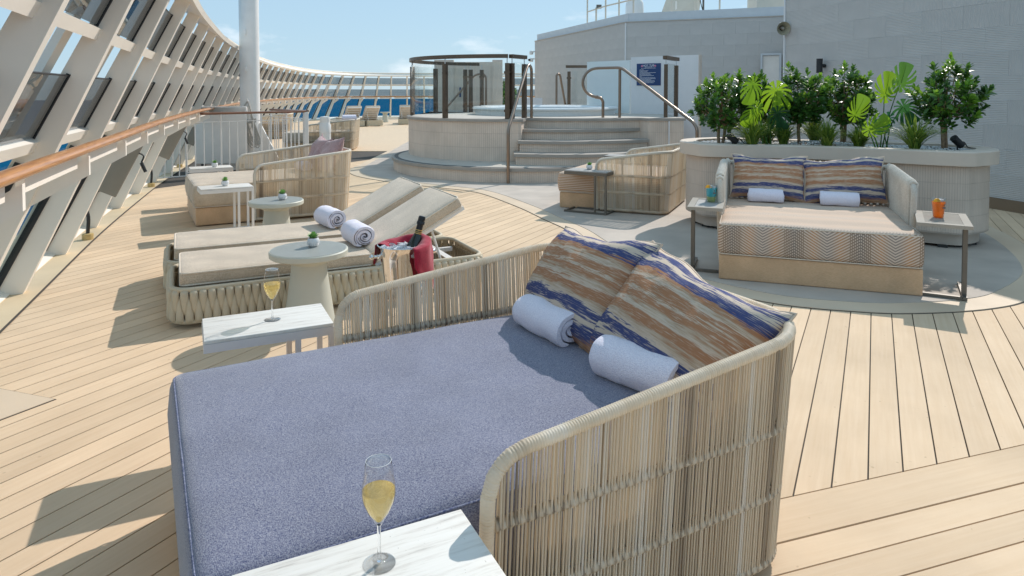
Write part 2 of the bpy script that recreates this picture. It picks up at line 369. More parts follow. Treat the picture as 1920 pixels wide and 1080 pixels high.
def m_ikat(name, offs=0.0, rust=(0.43, 0.215, 0.115)):
    m, N, L, b = nmat(name); b.inputs['Roughness'].default_value = 0.9; b.inputs['Specular IOR Level'].default_value = 0.15
    u = N.new('ShaderNodeUVMap'); mp_ = N.new('ShaderNodeMapping'); mp_.inputs['Location'].default_value = (offs*3.1, offs, 0)
    mp1 = N.new('ShaderNodeMapping'); mp1.inputs['Scale'].default_value = (4.5, 46, 1)
    z = N.new('ShaderNodeTexNoise'); z.inputs['Scale'].default_value = 1.0; z.inputs['Detail'].default_value = 4; z.inputs['Roughness'].default_value = 0.65
    mp2 = N.new('ShaderNodeMapping'); mp2.inputs['Scale'].default_value = (2.0, 5.0, 1)
    z2 = N.new('ShaderNodeTexNoise'); z2.inputs['Scale'].default_value = 1.0; z2.inputs['Detail'].default_value = 3
    sx = N.new('ShaderNodeSeparateXYZ')
    def math_(op, a, bv):
        k = N.new('ShaderNodeMath'); k.operation = op
        L.new(a, k.inputs[0])
        if isinstance(bv, (int, float)): k.inputs[1].default_value = bv
        else: L.new(bv, k.inputs[1])
        return k.outputs[0]
    L.new(u.outputs[0], mp_.inputs['Vector']); L.new(mp_.outputs[0], mp1.inputs['Vector']); L.new(mp_.outputs[0], mp2.inputs['Vector'])
    L.new(mp1.outputs[0], z.inputs['Vector']); L.new(mp2.outputs[0], z2.inputs['Vector']); L.new(u.outputs[0], sx.inputs[0])
    s1 = math_('MULTIPLY', math_('SUBTRACT', z.outputs['Fac'], 0.5), 0.21)
    s2 = math_('MULTIPLY', math_('SUBTRACT', z2.outputs['Fac'], 0.5), 0.10)
    v = math_('ADD', math_('ADD', sx.outputs['Y'], s1), s2)
    r = N.new('ShaderNodeValToRGB'); cr = r.color_ramp; cr.interpolation = 'LINEAR'
    navy, cream, tan = (0.07, 0.085, 0.20), (0.66, 0.54, 0.425), (0.48, 0.345, 0.235)
    seq = [(0.0, tan), (0.05, rust), (0.10, navy), (0.17, navy), (0.18, cream), (0.23, cream), (0.24, navy), (0.31, navy), (0.32, cream), (0.37, tan),
           (0.39, rust), (0.45, rust), (0.47, cream), (0.51, tan), (0.53, rust), (0.575, rust), (0.585, cream), (0.60, tan), (0.61, rust), (0.66, rust), (0.68, cream), (0.71, tan), (0.73, rust), (0.76, rust), (0.77, navy), (0.84, navy), (0.85, cream), (0.89, cream), (0.90, navy), (0.95, navy), (0.96, cream), (1.0, cream)]
    while len(cr.elements) < len(seq): cr.elements.new(0.5)
    for e, (p, c) in zip(cr.elements, seq): e.position = p; e.color = (*c, 1)
    L.new(v, r.inputs['Fac'])
    # cream warp showing through in dashes
    mp3 = N.new('ShaderNodeMapping'); mp3.inputs['Scale'].default_value = (14, 150, 1)
    z3 = N.new('ShaderNodeTexNoise'); z3.inputs['Scale'].default_value = 1.0; z3.inputs['Detail'].default_value = 3
    L.new(mp_.outputs[0], mp3.inputs['Vector']); L.new(mp3.outputs[0], z3.inputs['Vector'])
    rr = N.new('ShaderNodeMapRange'); rr.inputs[1].default_value = 0.54; rr.inputs[2].default_value = 0.68; rr.inputs[3].default_value = 0; rr.inputs[4].default_value = 0.6
    mx_ = N.new('ShaderNodeMix'); mx_.data_type = 'RGBA'; mx_.inputs[7].default_value = (*cream, 1)
    L.new(z3.outputs['Fac'], rr.inputs[0]); L.new(rr.outputs[0], mx_.inputs[0]); L.new(r.outputs['Color'], mx_.inputs[6]); L.new(mx_.outputs[2], b.inputs['Base Color'])
    t = N.new('ShaderNodeTexCoord'); zb = N.new('ShaderNodeTexNoise'); zb.inputs['Scale'].default_value = 240
    bp = N.new('ShaderNodeBump'); bp.inputs['Strength'].default_value = 0.4; bp.inputs['Distance'].default_value = 0.003
    L.new(t.outputs['Object'], zb.inputs['Vector']); L.new(zb.outputs['Fac'], bp.inputs['Height']); L.new(bp.outputs[0], b.inputs['Normal'])
    return m
def m_chevron():
    """woven zigzag cloth; stripes run over the edge of the mattress (depth + height)"""
    m, N, L, b = nmat('chevron_upholstery'); b.inputs['Roughness'].default_value = 0.9; b.inputs['Specular IOR Level'].default_value = 0.15
    t = N.new('ShaderNodeTexCoord'); sx = N.new('ShaderNodeSeparateXYZ'); L.new(t.outputs['Object'], sx.inputs[0])
    def M_(op, a, bv=None):
        k = N.new('ShaderNodeMath'); k.operation = op
        for i, q in enumerate((a, bv)):
            if q is None: continue
            if isinstance(q, (int, float)): k.inputs[i].default_value = q
            else: L.new(q, k.inputs[i])
        return k.outputs[0]
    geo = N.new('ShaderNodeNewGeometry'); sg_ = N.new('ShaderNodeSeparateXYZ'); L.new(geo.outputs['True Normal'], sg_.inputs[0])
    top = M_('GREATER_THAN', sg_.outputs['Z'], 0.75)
    def pick(a, b):
        k = N.new('ShaderNodeMix'); k.data_type = 'FLOAT'; L.new(top, k.inputs[0]); L.new(a, k.inputs[2]); L.new(b, k.inputs[3]); return k.outputs[0]
    w = pick(sx.outputs['Z'], sx.outputs['Y']); across = pick(sx.outputs['Y'], sx.outputs['X'])
    per = 0.44
    fx = M_('FRACT', M_('ADD', M_('DIVIDE', across, per), 7.15))
    tri = M_('ABSOLUTE', M_('SUBTRACT', fx, 0.5))
    st = M_('FRACT', M_('DIVIDE', M_('ADD', M_('ADD', w, 5.0), M_('MULTIPLY', tri, per*0.62)), 0.021))
    line = M_('LESS_THAN', st, 0.5)
    # narrow zone with small dashes instead of long chevrons
    zone = M_('LESS_THAN', tri, 0.16)
    st2 = M_('FRACT', M_('DIVIDE', M_('ADD', across, 5.0), 0.013)); d2 = M_('LESS_THAN', st2, 0.55)
    fac = N.new('ShaderNodeMix'); fac.data_type = 'FLOAT'
    L.new(zone, fac.inputs[0]); L.new(line, fac.inputs[2]); L.new(M_('MULTIPLY', d2, line), fac.inputs[3])
    r = N.new('ShaderNodeValToRGB'); cr = r.color_ramp
    seq = [(0.0, (0.24, 0.20, 0.17)), (0.35, (0.33, 0.23, 0.16)), (0.6, (0.52, 0.28, 0.14)), (0.85, (0.31, 0.25, 0.21)), (1.0, (0.29, 0.25, 0.22))]
    while len(cr.elements) < len(seq): cr.elements.new(0.5)
    for e, (p, c) in zip(cr.elements, seq): e.position = p; e.color = (*c, 1)
    L.new(M_('MULTIPLY', tri, 2.0), r.inputs['Fac'])
    mx_ = N.new('ShaderNodeMix'); mx_.data_type = 'RGBA'; mx_.inputs[7].default_value = (0.66, 0.55, 0.46, 1)
    L.new(fac.outputs[0], mx_.inputs[0]); L.new(r.outputs['Color'], mx_.inputs[6])
    # sunlight on the top is painted in: upward faces mixed towards a pale tone
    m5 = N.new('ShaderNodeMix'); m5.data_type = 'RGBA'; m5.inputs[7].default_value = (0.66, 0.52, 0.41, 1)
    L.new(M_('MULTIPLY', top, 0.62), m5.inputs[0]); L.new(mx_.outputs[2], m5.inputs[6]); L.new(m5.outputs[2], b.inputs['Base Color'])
    z = N.new('ShaderNodeTexNoise'); z.inputs['Scale'].default_value = 200; bp = N.new('ShaderNodeBump'); bp.inputs['Strength'].default_value = 0.4; bp.inputs['Distance'].default_value = 0.003
    L.new(t.outputs['Object'], z.inputs['Vector']); L.new(z.outputs['Fac'], bp.inputs['Height']); L.new(bp.outputs[0], b.inputs['Normal'])
    return m
def m_marble():
    m, N, L, b = nmat('white_veined_stone'); b.inputs['Roughness'].default_value = 0.45
    t = N.new('ShaderNodeTexCoord'); mp_ = N.new('ShaderNodeMapping'); mp_.inputs['Scale'].default_value = (5, 55, 5); mp_.inputs['Rotation'].default_value = (0, 0, R(4))
    z = N.new('ShaderNodeTexNoise'); z.inputs['Scale'].default_value = 1.0; z.inputs['Detail'].default_value = 9; z.inputs['Roughness'].default_value = 0.68
    r = N.new('ShaderNodeValToRGB'); cr = r.color_ramp
    seq = [(0.30, (0.42, 0.40, 0.37)), (0.40, (0.66, 0.63, 0.58)), (0.5, (0.76, 0.74, 0.69)), (0.7, (0.80, 0.78, 0.74))]
    while len(cr.elements) < len(seq): cr.elements.new(0.5)
    for e, (p, c) in zip(cr.elements, seq): e.position = p; e.color = (*c, 1)
    z2 = N.new('ShaderNodeTexNoise'); z2.inputs['Scale'].default_value = 120; sr = N.new('ShaderNodeMapRange'); sr.inputs[1].default_value = 0.73; sr.inputs[2].default_value = 0.77; sr.inputs[4].default_value = 0.5
    mx_ = N.new('ShaderNodeMix'); mx_.data_type = 'RGBA'; mx_.inputs[7].default_value = (0.2, 0.17, 0.14, 1)
    L.new(t.outputs['Object'], mp_.inputs['Vector']); L.new(mp_.outputs[0], z.inputs['Vector']); L.new(z.outputs['Fac'], r.inputs['Fac'])
    L.new(t.outputs['Object'], z2.inputs['Vector']); L.new(z2.outputs['Fac'], sr.inputs[0]); L.new(sr.outputs[0], mx_.inputs[0]); L.new(r.outputs['Color'], mx_.inputs[6]); L.new(mx_.outputs[2], b.inputs['Base Color'])
    return m
def m_wood():
    m, N, L, b = nmat('varnished_teak'); b.inputs['Roughness'].default_value = 0.35; b.inputs['Coat Weight'].default_value = 0.3
    u = N.new('ShaderNodeUVMap'); mp_ = N.new('ShaderNodeMapping'); mp_.inputs['Scale'].default_value = (6, 1.6, 1)
    z = N.new('ShaderNodeTexNoise'); z.inputs['Scale'].default_value = 2.0; z.inputs['Detail'].default_value = 7; z.inputs['Roughness'].default_value = 0.6
    r = N.new('ShaderNodeValToRGB'); e = r.color_ramp.elements; e[0].position = 0.3; e[1].position = 0.7
    e[0].color = (0.36, 0.135, 0.035, 1); e[1].color = (0.68, 0.31, 0.095, 1)
    L.new(u.outputs[0], mp_.inputs['Vector']); L.new(mp_.outputs[0], z.inputs['Vector']); L.new(z.outputs['Fac'], r.inputs['Fac']); L.new(r.outputs['Color'], b.inputs['Base Color'])
    return m
def m_leaf(name, stops, rough=0.35, trans=0.35):
    m = tinted(name, stops, rough)
    N, L = m.node_tree.nodes, m.node_tree.links
    b = N['Principled BSDF']; o = [n_ for n_ in N if n_.type == 'OUTPUT_MATERIAL'][0]
    tr = N.new('ShaderNodeBsdfTranslucent'); mx_ = N.new('ShaderNodeMixShader'); mx_.inputs[0].default_value = trans
    ramp = [n_ for n_ in N if n_.type == 'VALTORGB'][0]
    hs = N.new('ShaderNodeHueSaturation'); hs.inputs['Value'].default_value = 1.8; hs.inputs['Hue'].default_value = 0.48
    L.new(ramp.outputs['Color'], hs.inputs['Color']); L.new(hs.outputs[0], tr.inputs['Color'])
    L.new(b.outputs[0], mx_.inputs[1]); L.new(tr.outputs[0], mx_.inputs[2]); L.new(mx_.outputs[0], o.inputs['Surface'])
    return m

PLANK, DECKFAR, SEA = m_plank(), m_deck_far(), m_sea()
CAULK = plain('deck_caulking', (0.07, 0.06, 0.05), 0.9)
BEIGE = plain('beige_deck_sheet', (0.66, 0.52, 0.375), 0.7, var=0.10, scale=1.6)
VINYL = plain('grey_screed', (0.49, 0.43, 0.37), 0.8, var=0.14, scale=2.2, bump=0.05)
GUTTER = plain('cream_painted_margin', (0.66, 0.52, 0.34), 0.6, var=0.16, scale=1.1)
WHITE = plain('white_marine_paint', (0.90, 0.83, 0.735), 0.45, var=0.05, scale=1.5)
WHITE2 = plain('white_powder_coat', (0.78, 0.765, 0.74), 0.4, var=0.02)
CREAMP = plain('cream_pole_paint', (0.87, 0.84, 0.80), 0.45, var=0.04)
GREYPANEL = plain('grey_board_paint', (0.86, 0.81, 0.75), 0.5, var=0.04)
TAUPEBOX = plain('taupe_box_paint', (0.27, 0.24, 0.19), 0.5, var=0.05)
BLACK = plain('black_rubber', (0.02, 0.02, 0.021), 0.5)
YELLOW = plain('yellowed_fitting', (0.50, 0.36, 0.15), 0.6, var=0.2, scale=20)
TEAK = m_wood()
PANE = glassy('smoked_pane', (0.56, 0.585, 0.60), 1.0)
CLEARP = glassy('clear_screen_pane', (0.88, 0.94, 0.96), 0.2)
CLEAR = glassy('clear_balustrade_glass', (0.96, 0.98, 0.975), 0.8)
BRONZE = plain('bronze_anodised_metal', (0.13, 0.095, 0.068), 0.42, metal=0.55, var=0.08)
BRONZET = plain('bronze_tube', (0.30, 0.23, 0.18), 0.28, metal=0.9, var=0.06)
STEEL = plain('polished_steel', (0.74, 0.73, 0.71), 0.10, metal=1.0, var=0.0)
WIRE = plain('brushed_steel', (0.6, 0.6, 0.6), 0.3, metal=1.0)
TUBWALL = m_ribbed('tub_wall_mosaic', (0.76, 0.63, 0.52), (0.80, 0.67, 0.56), 0.035, (0.3, 0.24))
PLANTWALL = m_ribbed('planter_mosaic', (0.64, 0.535, 0.45), (0.67, 0.565, 0.475), 0.021, (0.3, 0.15))
NOSING = plain('grey_stone_nosing', (0.38, 0.345, 0.305), 0.7, var=0.06)
TREAD = plain('pale_platform_floor', (0.52, 0.48, 0.42), 0.75, var=0.08, scale=3)
NONSLIP = plain('dark_grey_nonslip', (0.16, 0.155, 0.15), 0.9)
RIMSTONE = plain('planter_rim_stone', (0.66, 0.56, 0.465), 0.7, var=0.05, scale=4)
PLINTH = plain('planter_plinth_stone', (0.52, 0.45, 0.385), 0.75)
TILE = m_walltile()
GROUT = plain('wall_grout', (0.55, 0.525, 0.50), 0.9)
SKIRT = plain('brown_skirting', (0.22, 0.155, 0.10), 0.6)
PARAPET = plain('parapet_paint', (0.62, 0.65, 0.68), 0.6, var=0.03)
ACRYL = plain('white_tub_acrylic', (0.82, 0.84, 0.84), 0.2, var=0.01)
FROST = plain('frosted_white_glass', (0.80, 0.86, 0.86), 0.3, var=0.02)
PANELW = plain('white_screen_panel', (0.78, 0.775, 0.78), 0.5, var=0.02)
BEIGEPART = plain('beige_partition', (0.70, 0.60, 0.51), 0.7, var=0.04)
SIGNBLUE = plain('sign_blue', (0.008, 0.045, 0.16), 0.4)
SIGNWHITE = plain('sign_white_print', (0.8, 0.82, 0.86), 0.5)
SIGNPINK = plain('sign_pink_print', (0.6, 0.2, 0.32), 0.5)
CORDSTOPS = [(0.0, (0.27, 0.215, 0.165)), (0.25, (0.50, 0.42, 0.325)), (0.5, (0.79, 0.69, 0.545)), (0.75, (0.86, 0.78, 0.65)), (1.0, (0.88, 0.84, 0.77))]
CORD = m_leaf('woven_cord', CORDSTOPS, 0.6, 0.42)
CORD.node_tree.nodes['Hue/Saturation/Value'].inputs['Value'].default_value = 1.15; CORD.node_tree.nodes['Hue/Saturation/Value'].inputs['Hue'].default_value = 0.5
WRAP = tinted('wrapped_cord_rail', CORDSTOPS, 0.6, wrap=0.0065)
STRAPC = woven('cream_strap_webbing', (0.60, 0.53, 0.44), (0.72, 0.66, 0.57), 160)
STRAPL = plain('cream_padded_strap', (0.56, 0.49, 0.365), 0.7, var=0.05, scale=9, bump=0.06, bscale=120)
FRAMEM = plain('greige_metal_frame', (0.36, 0.33, 0.285), 0.75, metal=0.0, spec=0.15)
def m_denim():
    m = woven('blue_denim_weave', (0.054, 0.066, 0.150), (0.335, 0.345, 0.405), 480, 0.35, (1.0, 0.34, 1.0), big=0.09)
    N, L = m.node_tree.nodes, m.node_tree.links; b = N['Principled BSDF']; b.inputs['Sheen Weight'].default_value = 0.55; b.inputs['Sheen Roughness'].default_value = 0.4
    t = [n_ for n_ in N if n_.type == 'TEX_COORD'][0]; r = [n_ for n_ in N if n_.type == 'VALTORGB'][0]; old = r.inputs['Fac'].links[0].from_socket
    mp_ = N.new('ShaderNodeMapping'); mp_.inputs['Scale'].default_value = (0.34, 1.0, 1.0); z = N.new('ShaderNodeTexNoise'); z.inputs['Scale'].default_value = 510; z.inputs['Detail'].default_value = 2
    av = N.new('ShaderNodeMix'); av.data_type = 'FLOAT'; av.inputs[0].default_value = 0.5
    L.new(t.outputs['Object'], mp_.inputs['Vector']); L.new(mp_.outputs[0], z.inputs['Vector']); L.new(old, av.inputs[2]); L.new(z.outputs['Fac'], av.inputs[3]); L.new(av.outputs[0], r.inputs['Fac'])
    r.color_ramp.elements[0].position = 0.36; r.color_ramp.elements[1].position = 0.66
    return m
BLUE = m_denim()
TAUPE = woven('taupe_linen_weave', (0.47, 0.375, 0.275), (0.66, 0.555, 0.43), 190, 0.35)
NAVY = woven('navy_weave', (0.03, 0.035, 0.09), (0.08, 0.09, 0.17), 190)
PLANKBASE = woven('tan_wood_look_skirt', (0.54, 0.35, 0.20), (0.66, 0.45, 0.28), 60, 0.05, (1, 1, 12), 0.6)
CHEV = m_chevron()
PIPING = woven('piping_linen', (0.66, 0.57, 0.46), (0.78, 0.69, 0.57), 190)
PIPEB = woven('piping_blue', (0.06, 0.08, 0.18), (0.25, 0.27, 0.36), 190)
PINK = woven('dusty_pink_weave', (0.36, 0.20, 0.20), (0.58, 0.40, 0.39), 150, 0.4)
TOWEL = woven('white_terry', (0.76, 0.725, 0.84), (0.92, 0.88, 0.97), 260, 0.9, big=0.03)
TOWELDK = plain('towel_gap_shade', (0.10, 0.055, 0.04), 0.9)  # dark brown that stands in for shade inside the towel rolls
IKAT1, IKAT2 = m_ikat('ikat_stripe_cloth', 0.0), m_ikat('ikat_stripe_cloth_second', 0.37)
IKAT3, IKAT4 = m_ikat('ikat_stripe_cloth_third', 0.83), m_ikat('ikat_stripe_cloth_fourth', 1.21)
MARBLE = m_marble()
LAV = plain('white_table_metal', (0.70, 0.68, 0.68), 0.4, var=0.02)
DARKMET = plain('dark_grey_table_metal', (0.15, 0.138, 0.12), 0.45, metal=0.4, var=0.05)
TABLETOPG = plain('grey_stone_top', (0.36, 0.35, 0.335), 0.75, var=0.12, scale=30)
SAGE = plain('sage_table_paint', (0.56, 0.56, 0.48), 0.5, var=0.02)
SAGETOP = plain('pale_table_top', (0.60, 0.62, 0.59), 0.4, var=0.02)
POT = plain('white_ceramic_pot', (0.75, 0.74, 0.73), 0.35, var=0.04)
SOIL = plain('dark_soil', (0.05, 0.04, 0.03), 0.9)
PEBBLE = plain('white_pebble', (0.74, 0.75, 0.76), 0.6, var=0.12, scale=40)
BARK = plain('tan_bark', (0.30, 0.20, 0.12), 0.85, var=0.35, scale=30, bump=0.5, bscale=50)
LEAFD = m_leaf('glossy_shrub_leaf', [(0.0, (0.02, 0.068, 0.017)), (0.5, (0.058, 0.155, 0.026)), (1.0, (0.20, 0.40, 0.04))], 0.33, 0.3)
MONST = m_leaf('monstera_leaf', [(0.0, (0.015, 0.075, 0.04)), (0.5, (0.06, 0.18, 0.02)), (1.0, (0.16, 0.32, 0.015))], 0.32, 0.42)
GRASS = m_leaf('strap_leaf_grass', [(0.0, (0.05, 0.11, 0.02)), (0.5, (0.12, 0.22, 0.03)), (1.0, (0.28, 0.36, 0.06))], 0.4, 0.3)
SUCC = m_leaf('succulent_leaf', [(0.0, (0.12, 0.32, 0.09)), (1.0, (0.32, 0.55, 0.16))], 0.4, 0.2)
LIGHTC = plain('cream_roof_paint', (0.68, 0.61, 0.50), 0.5, var=0.03)
HORNC = plain('olive_horn_paint', (0.34, 0.31, 0.22), 0.5)
ROPE = woven('grey_rope', (0.38, 0.35, 0.31), (0.58, 0.55, 0.50), 120)
BURG = woven('burgundy_napkin', (0.30, 0.010, 0.030), (0.42, 0.020, 0.050), 200, 0.2, big=0.06)
BOTTLE = plain('dark_bottle_glass', (0.012, 0.02, 0.016), 0.12, spec=0.6)
FOILB = plain('black_foil', (0.012, 0.012, 0.014), 0.35)
FOILG = plain('gold_foil', (0.65, 0.46, 0.18), 0.3, metal=1.0)
ORANGEP = plain('orange_slice_peel', (0.85, 0.42, 0.02), 0.5)
def m_clear(name, col, rough=0.0, ior=1.45):
    m, N, L, b = nmat(name); b.inputs['Base Color'].default_value = (*col, 1); b.inputs['Transmission Weight'].default_value = 1.0
    b.inputs['Roughness'].default_value = rough; b.inputs['IOR'].default_value = ior
    return m
CRYSTAL = glassy('thin_crystal', (0.97, 0.975, 0.98), 1.6)
CUPPL = glassy('clear_plastic_cup', (0.93, 0.95, 0.96), 1.2, 0.08)
def m_liquid(name, c, mixf):
    """drink: colour seen through, with a clear refracting body"""
    m = bpy.data.materials.new(name); m.use_nodes = True; N, L = m.node_tree.nodes, m.node_tree.links
    b = N['Principled BSDF']; b.inputs['Base Color'].default_value = (*c, 1); b.inputs['Transmission Weight'].default_value = 1.0; b.inputs['Roughness'].default_value = 0.02; b.inputs['IOR'].default_value = 1.33
    o = [n_ for n_ in N if n_.type == 'OUTPUT_MATERIAL'][0]
    t = N.new('ShaderNodeBsdfTransparent'); t.inputs['Color'].default_value = (*c, 1); mx_ = N.new('ShaderNodeMixShader'); mx_.inputs[0].default_value = mixf
    L.new(b.outputs[0], mx_.inputs[1]); L.new(t.outputs[0], mx_.inputs[2]); L.new(mx_.outputs[0], o.inputs['Surface'])
    return m
WINE = m_liquid('white_wine', (0.995, 0.90, 0.55), 0.6)
_N, _L = WINE.node_tree.nodes, WINE.node_tree.links                     # glow painted in: a translucent gold share brightens the wine
_o = [n_ for n_ in _N if n_.type == 'OUTPUT_MATERIAL'][0]; _tr = _N.new('ShaderNodeBsdfTranslucent'); _tr.inputs['Color'].default_value = (1.0, 0.80, 0.36, 1)
_mx = _N.new('ShaderNodeMixShader'); _mx.inputs[0].default_value = 0.28; _prev = _o.inputs['Surface'].links[0].from_socket
_L.new(_prev, _mx.inputs[1]); _L.new(_tr.outputs[0], _mx.inputs[2]); _L.new(_mx.outputs[0], _o.inputs['Surface'])
def m_juice(name, c):
    m = plain(name, c, 0.15, var=0.1, scale=40); N, L = m.node_tree.nodes, m.node_tree.links
    o = [n_ for n_ in N if n_.type == 'OUTPUT_MATERIAL'][0]; tr = N.new('ShaderNodeBsdfTranslucent'); tr.inputs['Color'].default_value = (*c, 1); mx_ = N.new('ShaderNodeMixShader'); mx_.inputs[0].default_value = 0.6
    tp = N.new('ShaderNodeBsdfTransparent'); tp.inputs['Color'].default_value = (*c, 1); m2 = N.new('ShaderNodeMixShader'); m2.inputs[0].default_value = 0.4
    L.new(N['Principled BSDF'].outputs[0], mx_.inputs[1]); L.new(tr.outputs[0], mx_.inputs[2]); L.new(mx_.outputs[0], m2.inputs[1]); L.new(tp.outputs[0], m2.inputs[2]); L.new(m2.outputs[0], o.inputs['Surface']); return m
BLUED = m_juice('turquoise_drink', (0.16, 0.80, 0.90)); YELD = m_juice('pale_yellow_drink', (0.85, 0.86, 0.45)); ORAD = m_juice('orange_drink', (1.0, 0.40, 0.01))
ICE = m_clear('ice', (0.95, 0.97, 1.0), 0.35, 1.2); ICE.node_tree.nodes['Principled BSDF'].inputs['Transmission Weight'].default_value = 0.55

# ------------------------------------------------------------------ deck edge: the curve the windscreen stands on
BASE = catmull([(p[0], p[1], 0) for p in [(-1.2, -1.5), (-2.0, 0.4), (-2.82, 2.4), (-3.68, 4.6), (-4.50, 6.70), (-5.36, 9.1), (-6.0, 11.0), (-6.85, 13.8), (-7.75, 16.8), (-8.73, 20.75), (-9.4, 24.1), (-10.0, 28.0), (-10.3, 31.5), (-10.1, 34.5), (-9.2, 36.7), (-7.6, 38.0), (-5.5, 38.5), (-2.5, 38.8), (1, 39), (5, 38.6), (8, 38)]], 14)
cum = [0.0]
for i in range(1, len(BASE)): cum.append(cum[-1]+(BASE[i]-BASE[i-1]).length)
def on_base(s):
    s = max(0.0, min(cum[-1]-1e-4, s))
    i = next(k for k in range(1, len(cum)) if cum[k] >= s)
    t = (s-cum[i-1])/(cum[i]-cum[i-1])
    p = BASE[i-1].lerp(BASE[i], t)
    T = (BASE[min(i+1, len(BASE)-1)]-BASE[max(i-2, 0)]).normalized()
    return p, T, Vector((T.y, -T.x, 0))        # inward is to the right of travel
deck_edge = []
s = 0.0
while s < cum[-1]:
    p, T, Nn = on_base(s); deck_edge.append(p-Nn*0.40); s += 0.8
deck_outline = [(p.x, p.y) for p in deck_edge]+[(14, 38), (14, -2.5), (-0.9, -2.5)]
EDGE_CLIPS = []
for s in (0.5, 4, 7, 10, 13, 16, 19, 22):
    p, T, Nn = on_base(s); q = p-Nn*0.25; EDGE_CLIPS.append((Nn.x, Nn.y, Nn.x*q.x+Nn.y*q.y))

# ------------------------------------------------------------------ deck
def clip_half(poly, a, b, c):
    """keep a*x+b*y>=c"""
    out = []
    for i in range(len(poly)):
        p, q = poly[i], poly[(i+1) % len(poly)]
        dp, dq = a*p[0]+b*p[1]-c, a*q[0]+b*q[1]-c
        if dp >= 0: out.append(p)
        if (dp >= 0) != (dq >= 0):
            t = dp/(dp-dq); out.append((p[0]+(q[0]-p[0])*t, p[1]+(q[1]-p[1])*t))
    return out

NEAR_Y = 16.5
def tri_mesh(poly, z0, z1, name, m):
    mb = MB(); mb.prism(poly, z0, z1); me = mb.mesh(name, m); bm = bmesh.new(); bm.from_mesh(me)
    bmesh.ops.triangulate(bm, faces=[f for f in bm.faces if len(f.verts) > 4]); bmesh.ops.recalc_face_normals(bm, faces=bm.faces[:]); bm.to_mesh(me); bm.free(); return me
deck = structure(link('deck', tri_mesh(deck_outline, -0.30, -0.010, 'deck', CAULK)))
def plank_field(ang, width, gap, clips, lo, hi, length=(-60, 60)):
    ca, sa = math.cos(ang), math.sin(ang)
    k = lo
    while k < hi:
        o0, o1 = k*width+gap/2, (k+1)*width-gap/2
        poly = [(ca*t-sa*o, sa*t+ca*o) for t, o in ((length[0], o0), (length[1], o0), (length[1], o1), (length[0], o1))]
        for cl in clips:
            poly = clip_half(poly, *cl)
            if len(poly) < 3: break
        if len(poly) >= 3:
            # own frame: x along the plank
            loc = [(ca*p[0]+sa*p[1], -sa*p[0]+ca*p[1]-(o0+o1)/2) for p in poly]
            mb = MB(); mb.prism(loc, -0.022, 0.0, bottom=False)
            o = mb.build('deck_plank', PLANK, deck, None, (-sa*(o0+o1)/2, ca*(o0+o1)/2, 0.0), (0, 0, ang))
        k += 1
ANG_M = R(62)
# main field: runs at 62 degrees, stops at the border board (line through the lower right)
plank_field(ANG_M, 0.118, 0.006, [(0, -1, -NEAR_Y), (-0.3098, 0.9508, 1.9705), (1, 0, -7.5), (-1, 0, -7.0), (0, 1, -1.0)] + EDGE_CLIPS, -110, 80)
# lower right field at 18 degrees, below its wide border board
plank_field(R(18.05), 0.118, 0.006, [(1, 0, -1.6), (-1, 0, -5.2), (0, 1, -0.6)], -40, 15)
mb = MB(); a = R(18.05)
mb.prism([(-6, -0.0945), (6, -0.0945), (6, 0.0945), (-6, 0.0945)], -0.022, 0.0, bottom=False)
mb.build('border_plank', PLANK, deck, None, (-math.sin(a)*1.870, math.cos(a)*1.870, 0), (0, 0, a))
link('far_planking', tri_mesh([(x, y) for x, y in clip_half(deck_outline, 0, 1, NEAR_Y)], -0.009, 0.0, 'far_planking', DECKFAR), deck)

# grey screed round the planter and the tub, with its beige border, 4 mm up
S_PTS = [(-3.0, 12.4), (-2.65, 11.6), (-1.9, 10.8), (-1.1, 10.2), (-0.5, 9.72), (0.05, 8.55), (0.36, 7.68), (0.60, 7.0), (0.78, 6.2), (1.12, 5.35), (1.72, 4.66), (2.30, 4.43), (2.72, 4.41), (3.20, 4.50), (3.62, 4.72), (4.25, 5.3), (4.75, 6.2), (5.1, 7.2), (5.3, 8.3)]
edge = catmull([(p[0], p[1], 0) for p in S_PTS], 6)
def offset(pts, d):
    out = []
    for i, p in enumerate(pts):
        t = (pts[min(i+1, len(pts)-1)]-pts[max(i-1, 0)]).normalized()
        out.append(p + Vector((-t.y, t.x, 0))*d)
    return out
inner = offset(edge, 0.2)
seam = offset(edge, -0.008)
back = [(9, 12, 0), (9, 21, 0), (-3.0, 21, 0)]
def sheet(name, pts, z, m):
    mb = MB(); mb.prism([(p[0], p[1]) for p in pts], 0.0005, z, bottom=False)
    bm = bmesh.new(); me = mb.mesh(name, m); bm.from_mesh(me); bmesh.ops.triangulate(bm, faces=bm.faces[:]); bm.to_mesh(me); bm.free()
    return link(name, me)
structure(sheet('border_seam', seam+[Vector(p) for p in back], 0.003, CAULK))
structure(sheet('beige_border', edge+[Vector(p) for p in back], 0.007, BEIGE))
structure(sheet('grey_floor', inner+[Vector((p[0], p[1], 0)) for p in back], 0.011, VINYL))

# ------------------------------------------------------------------ windscreen
LEAN, TOPZ, DEPTH = 0.50, 2.38, 0.18
def frame_at(s):
    p, T, Nn = on_base(s)
    S = (Nn*LEAN + Vector((0, 0, 1)))           # per metre of height
    G = (Nn - Vector((0, 0, 1))*LEAN).normalized()
    return p, T, Nn, S, G
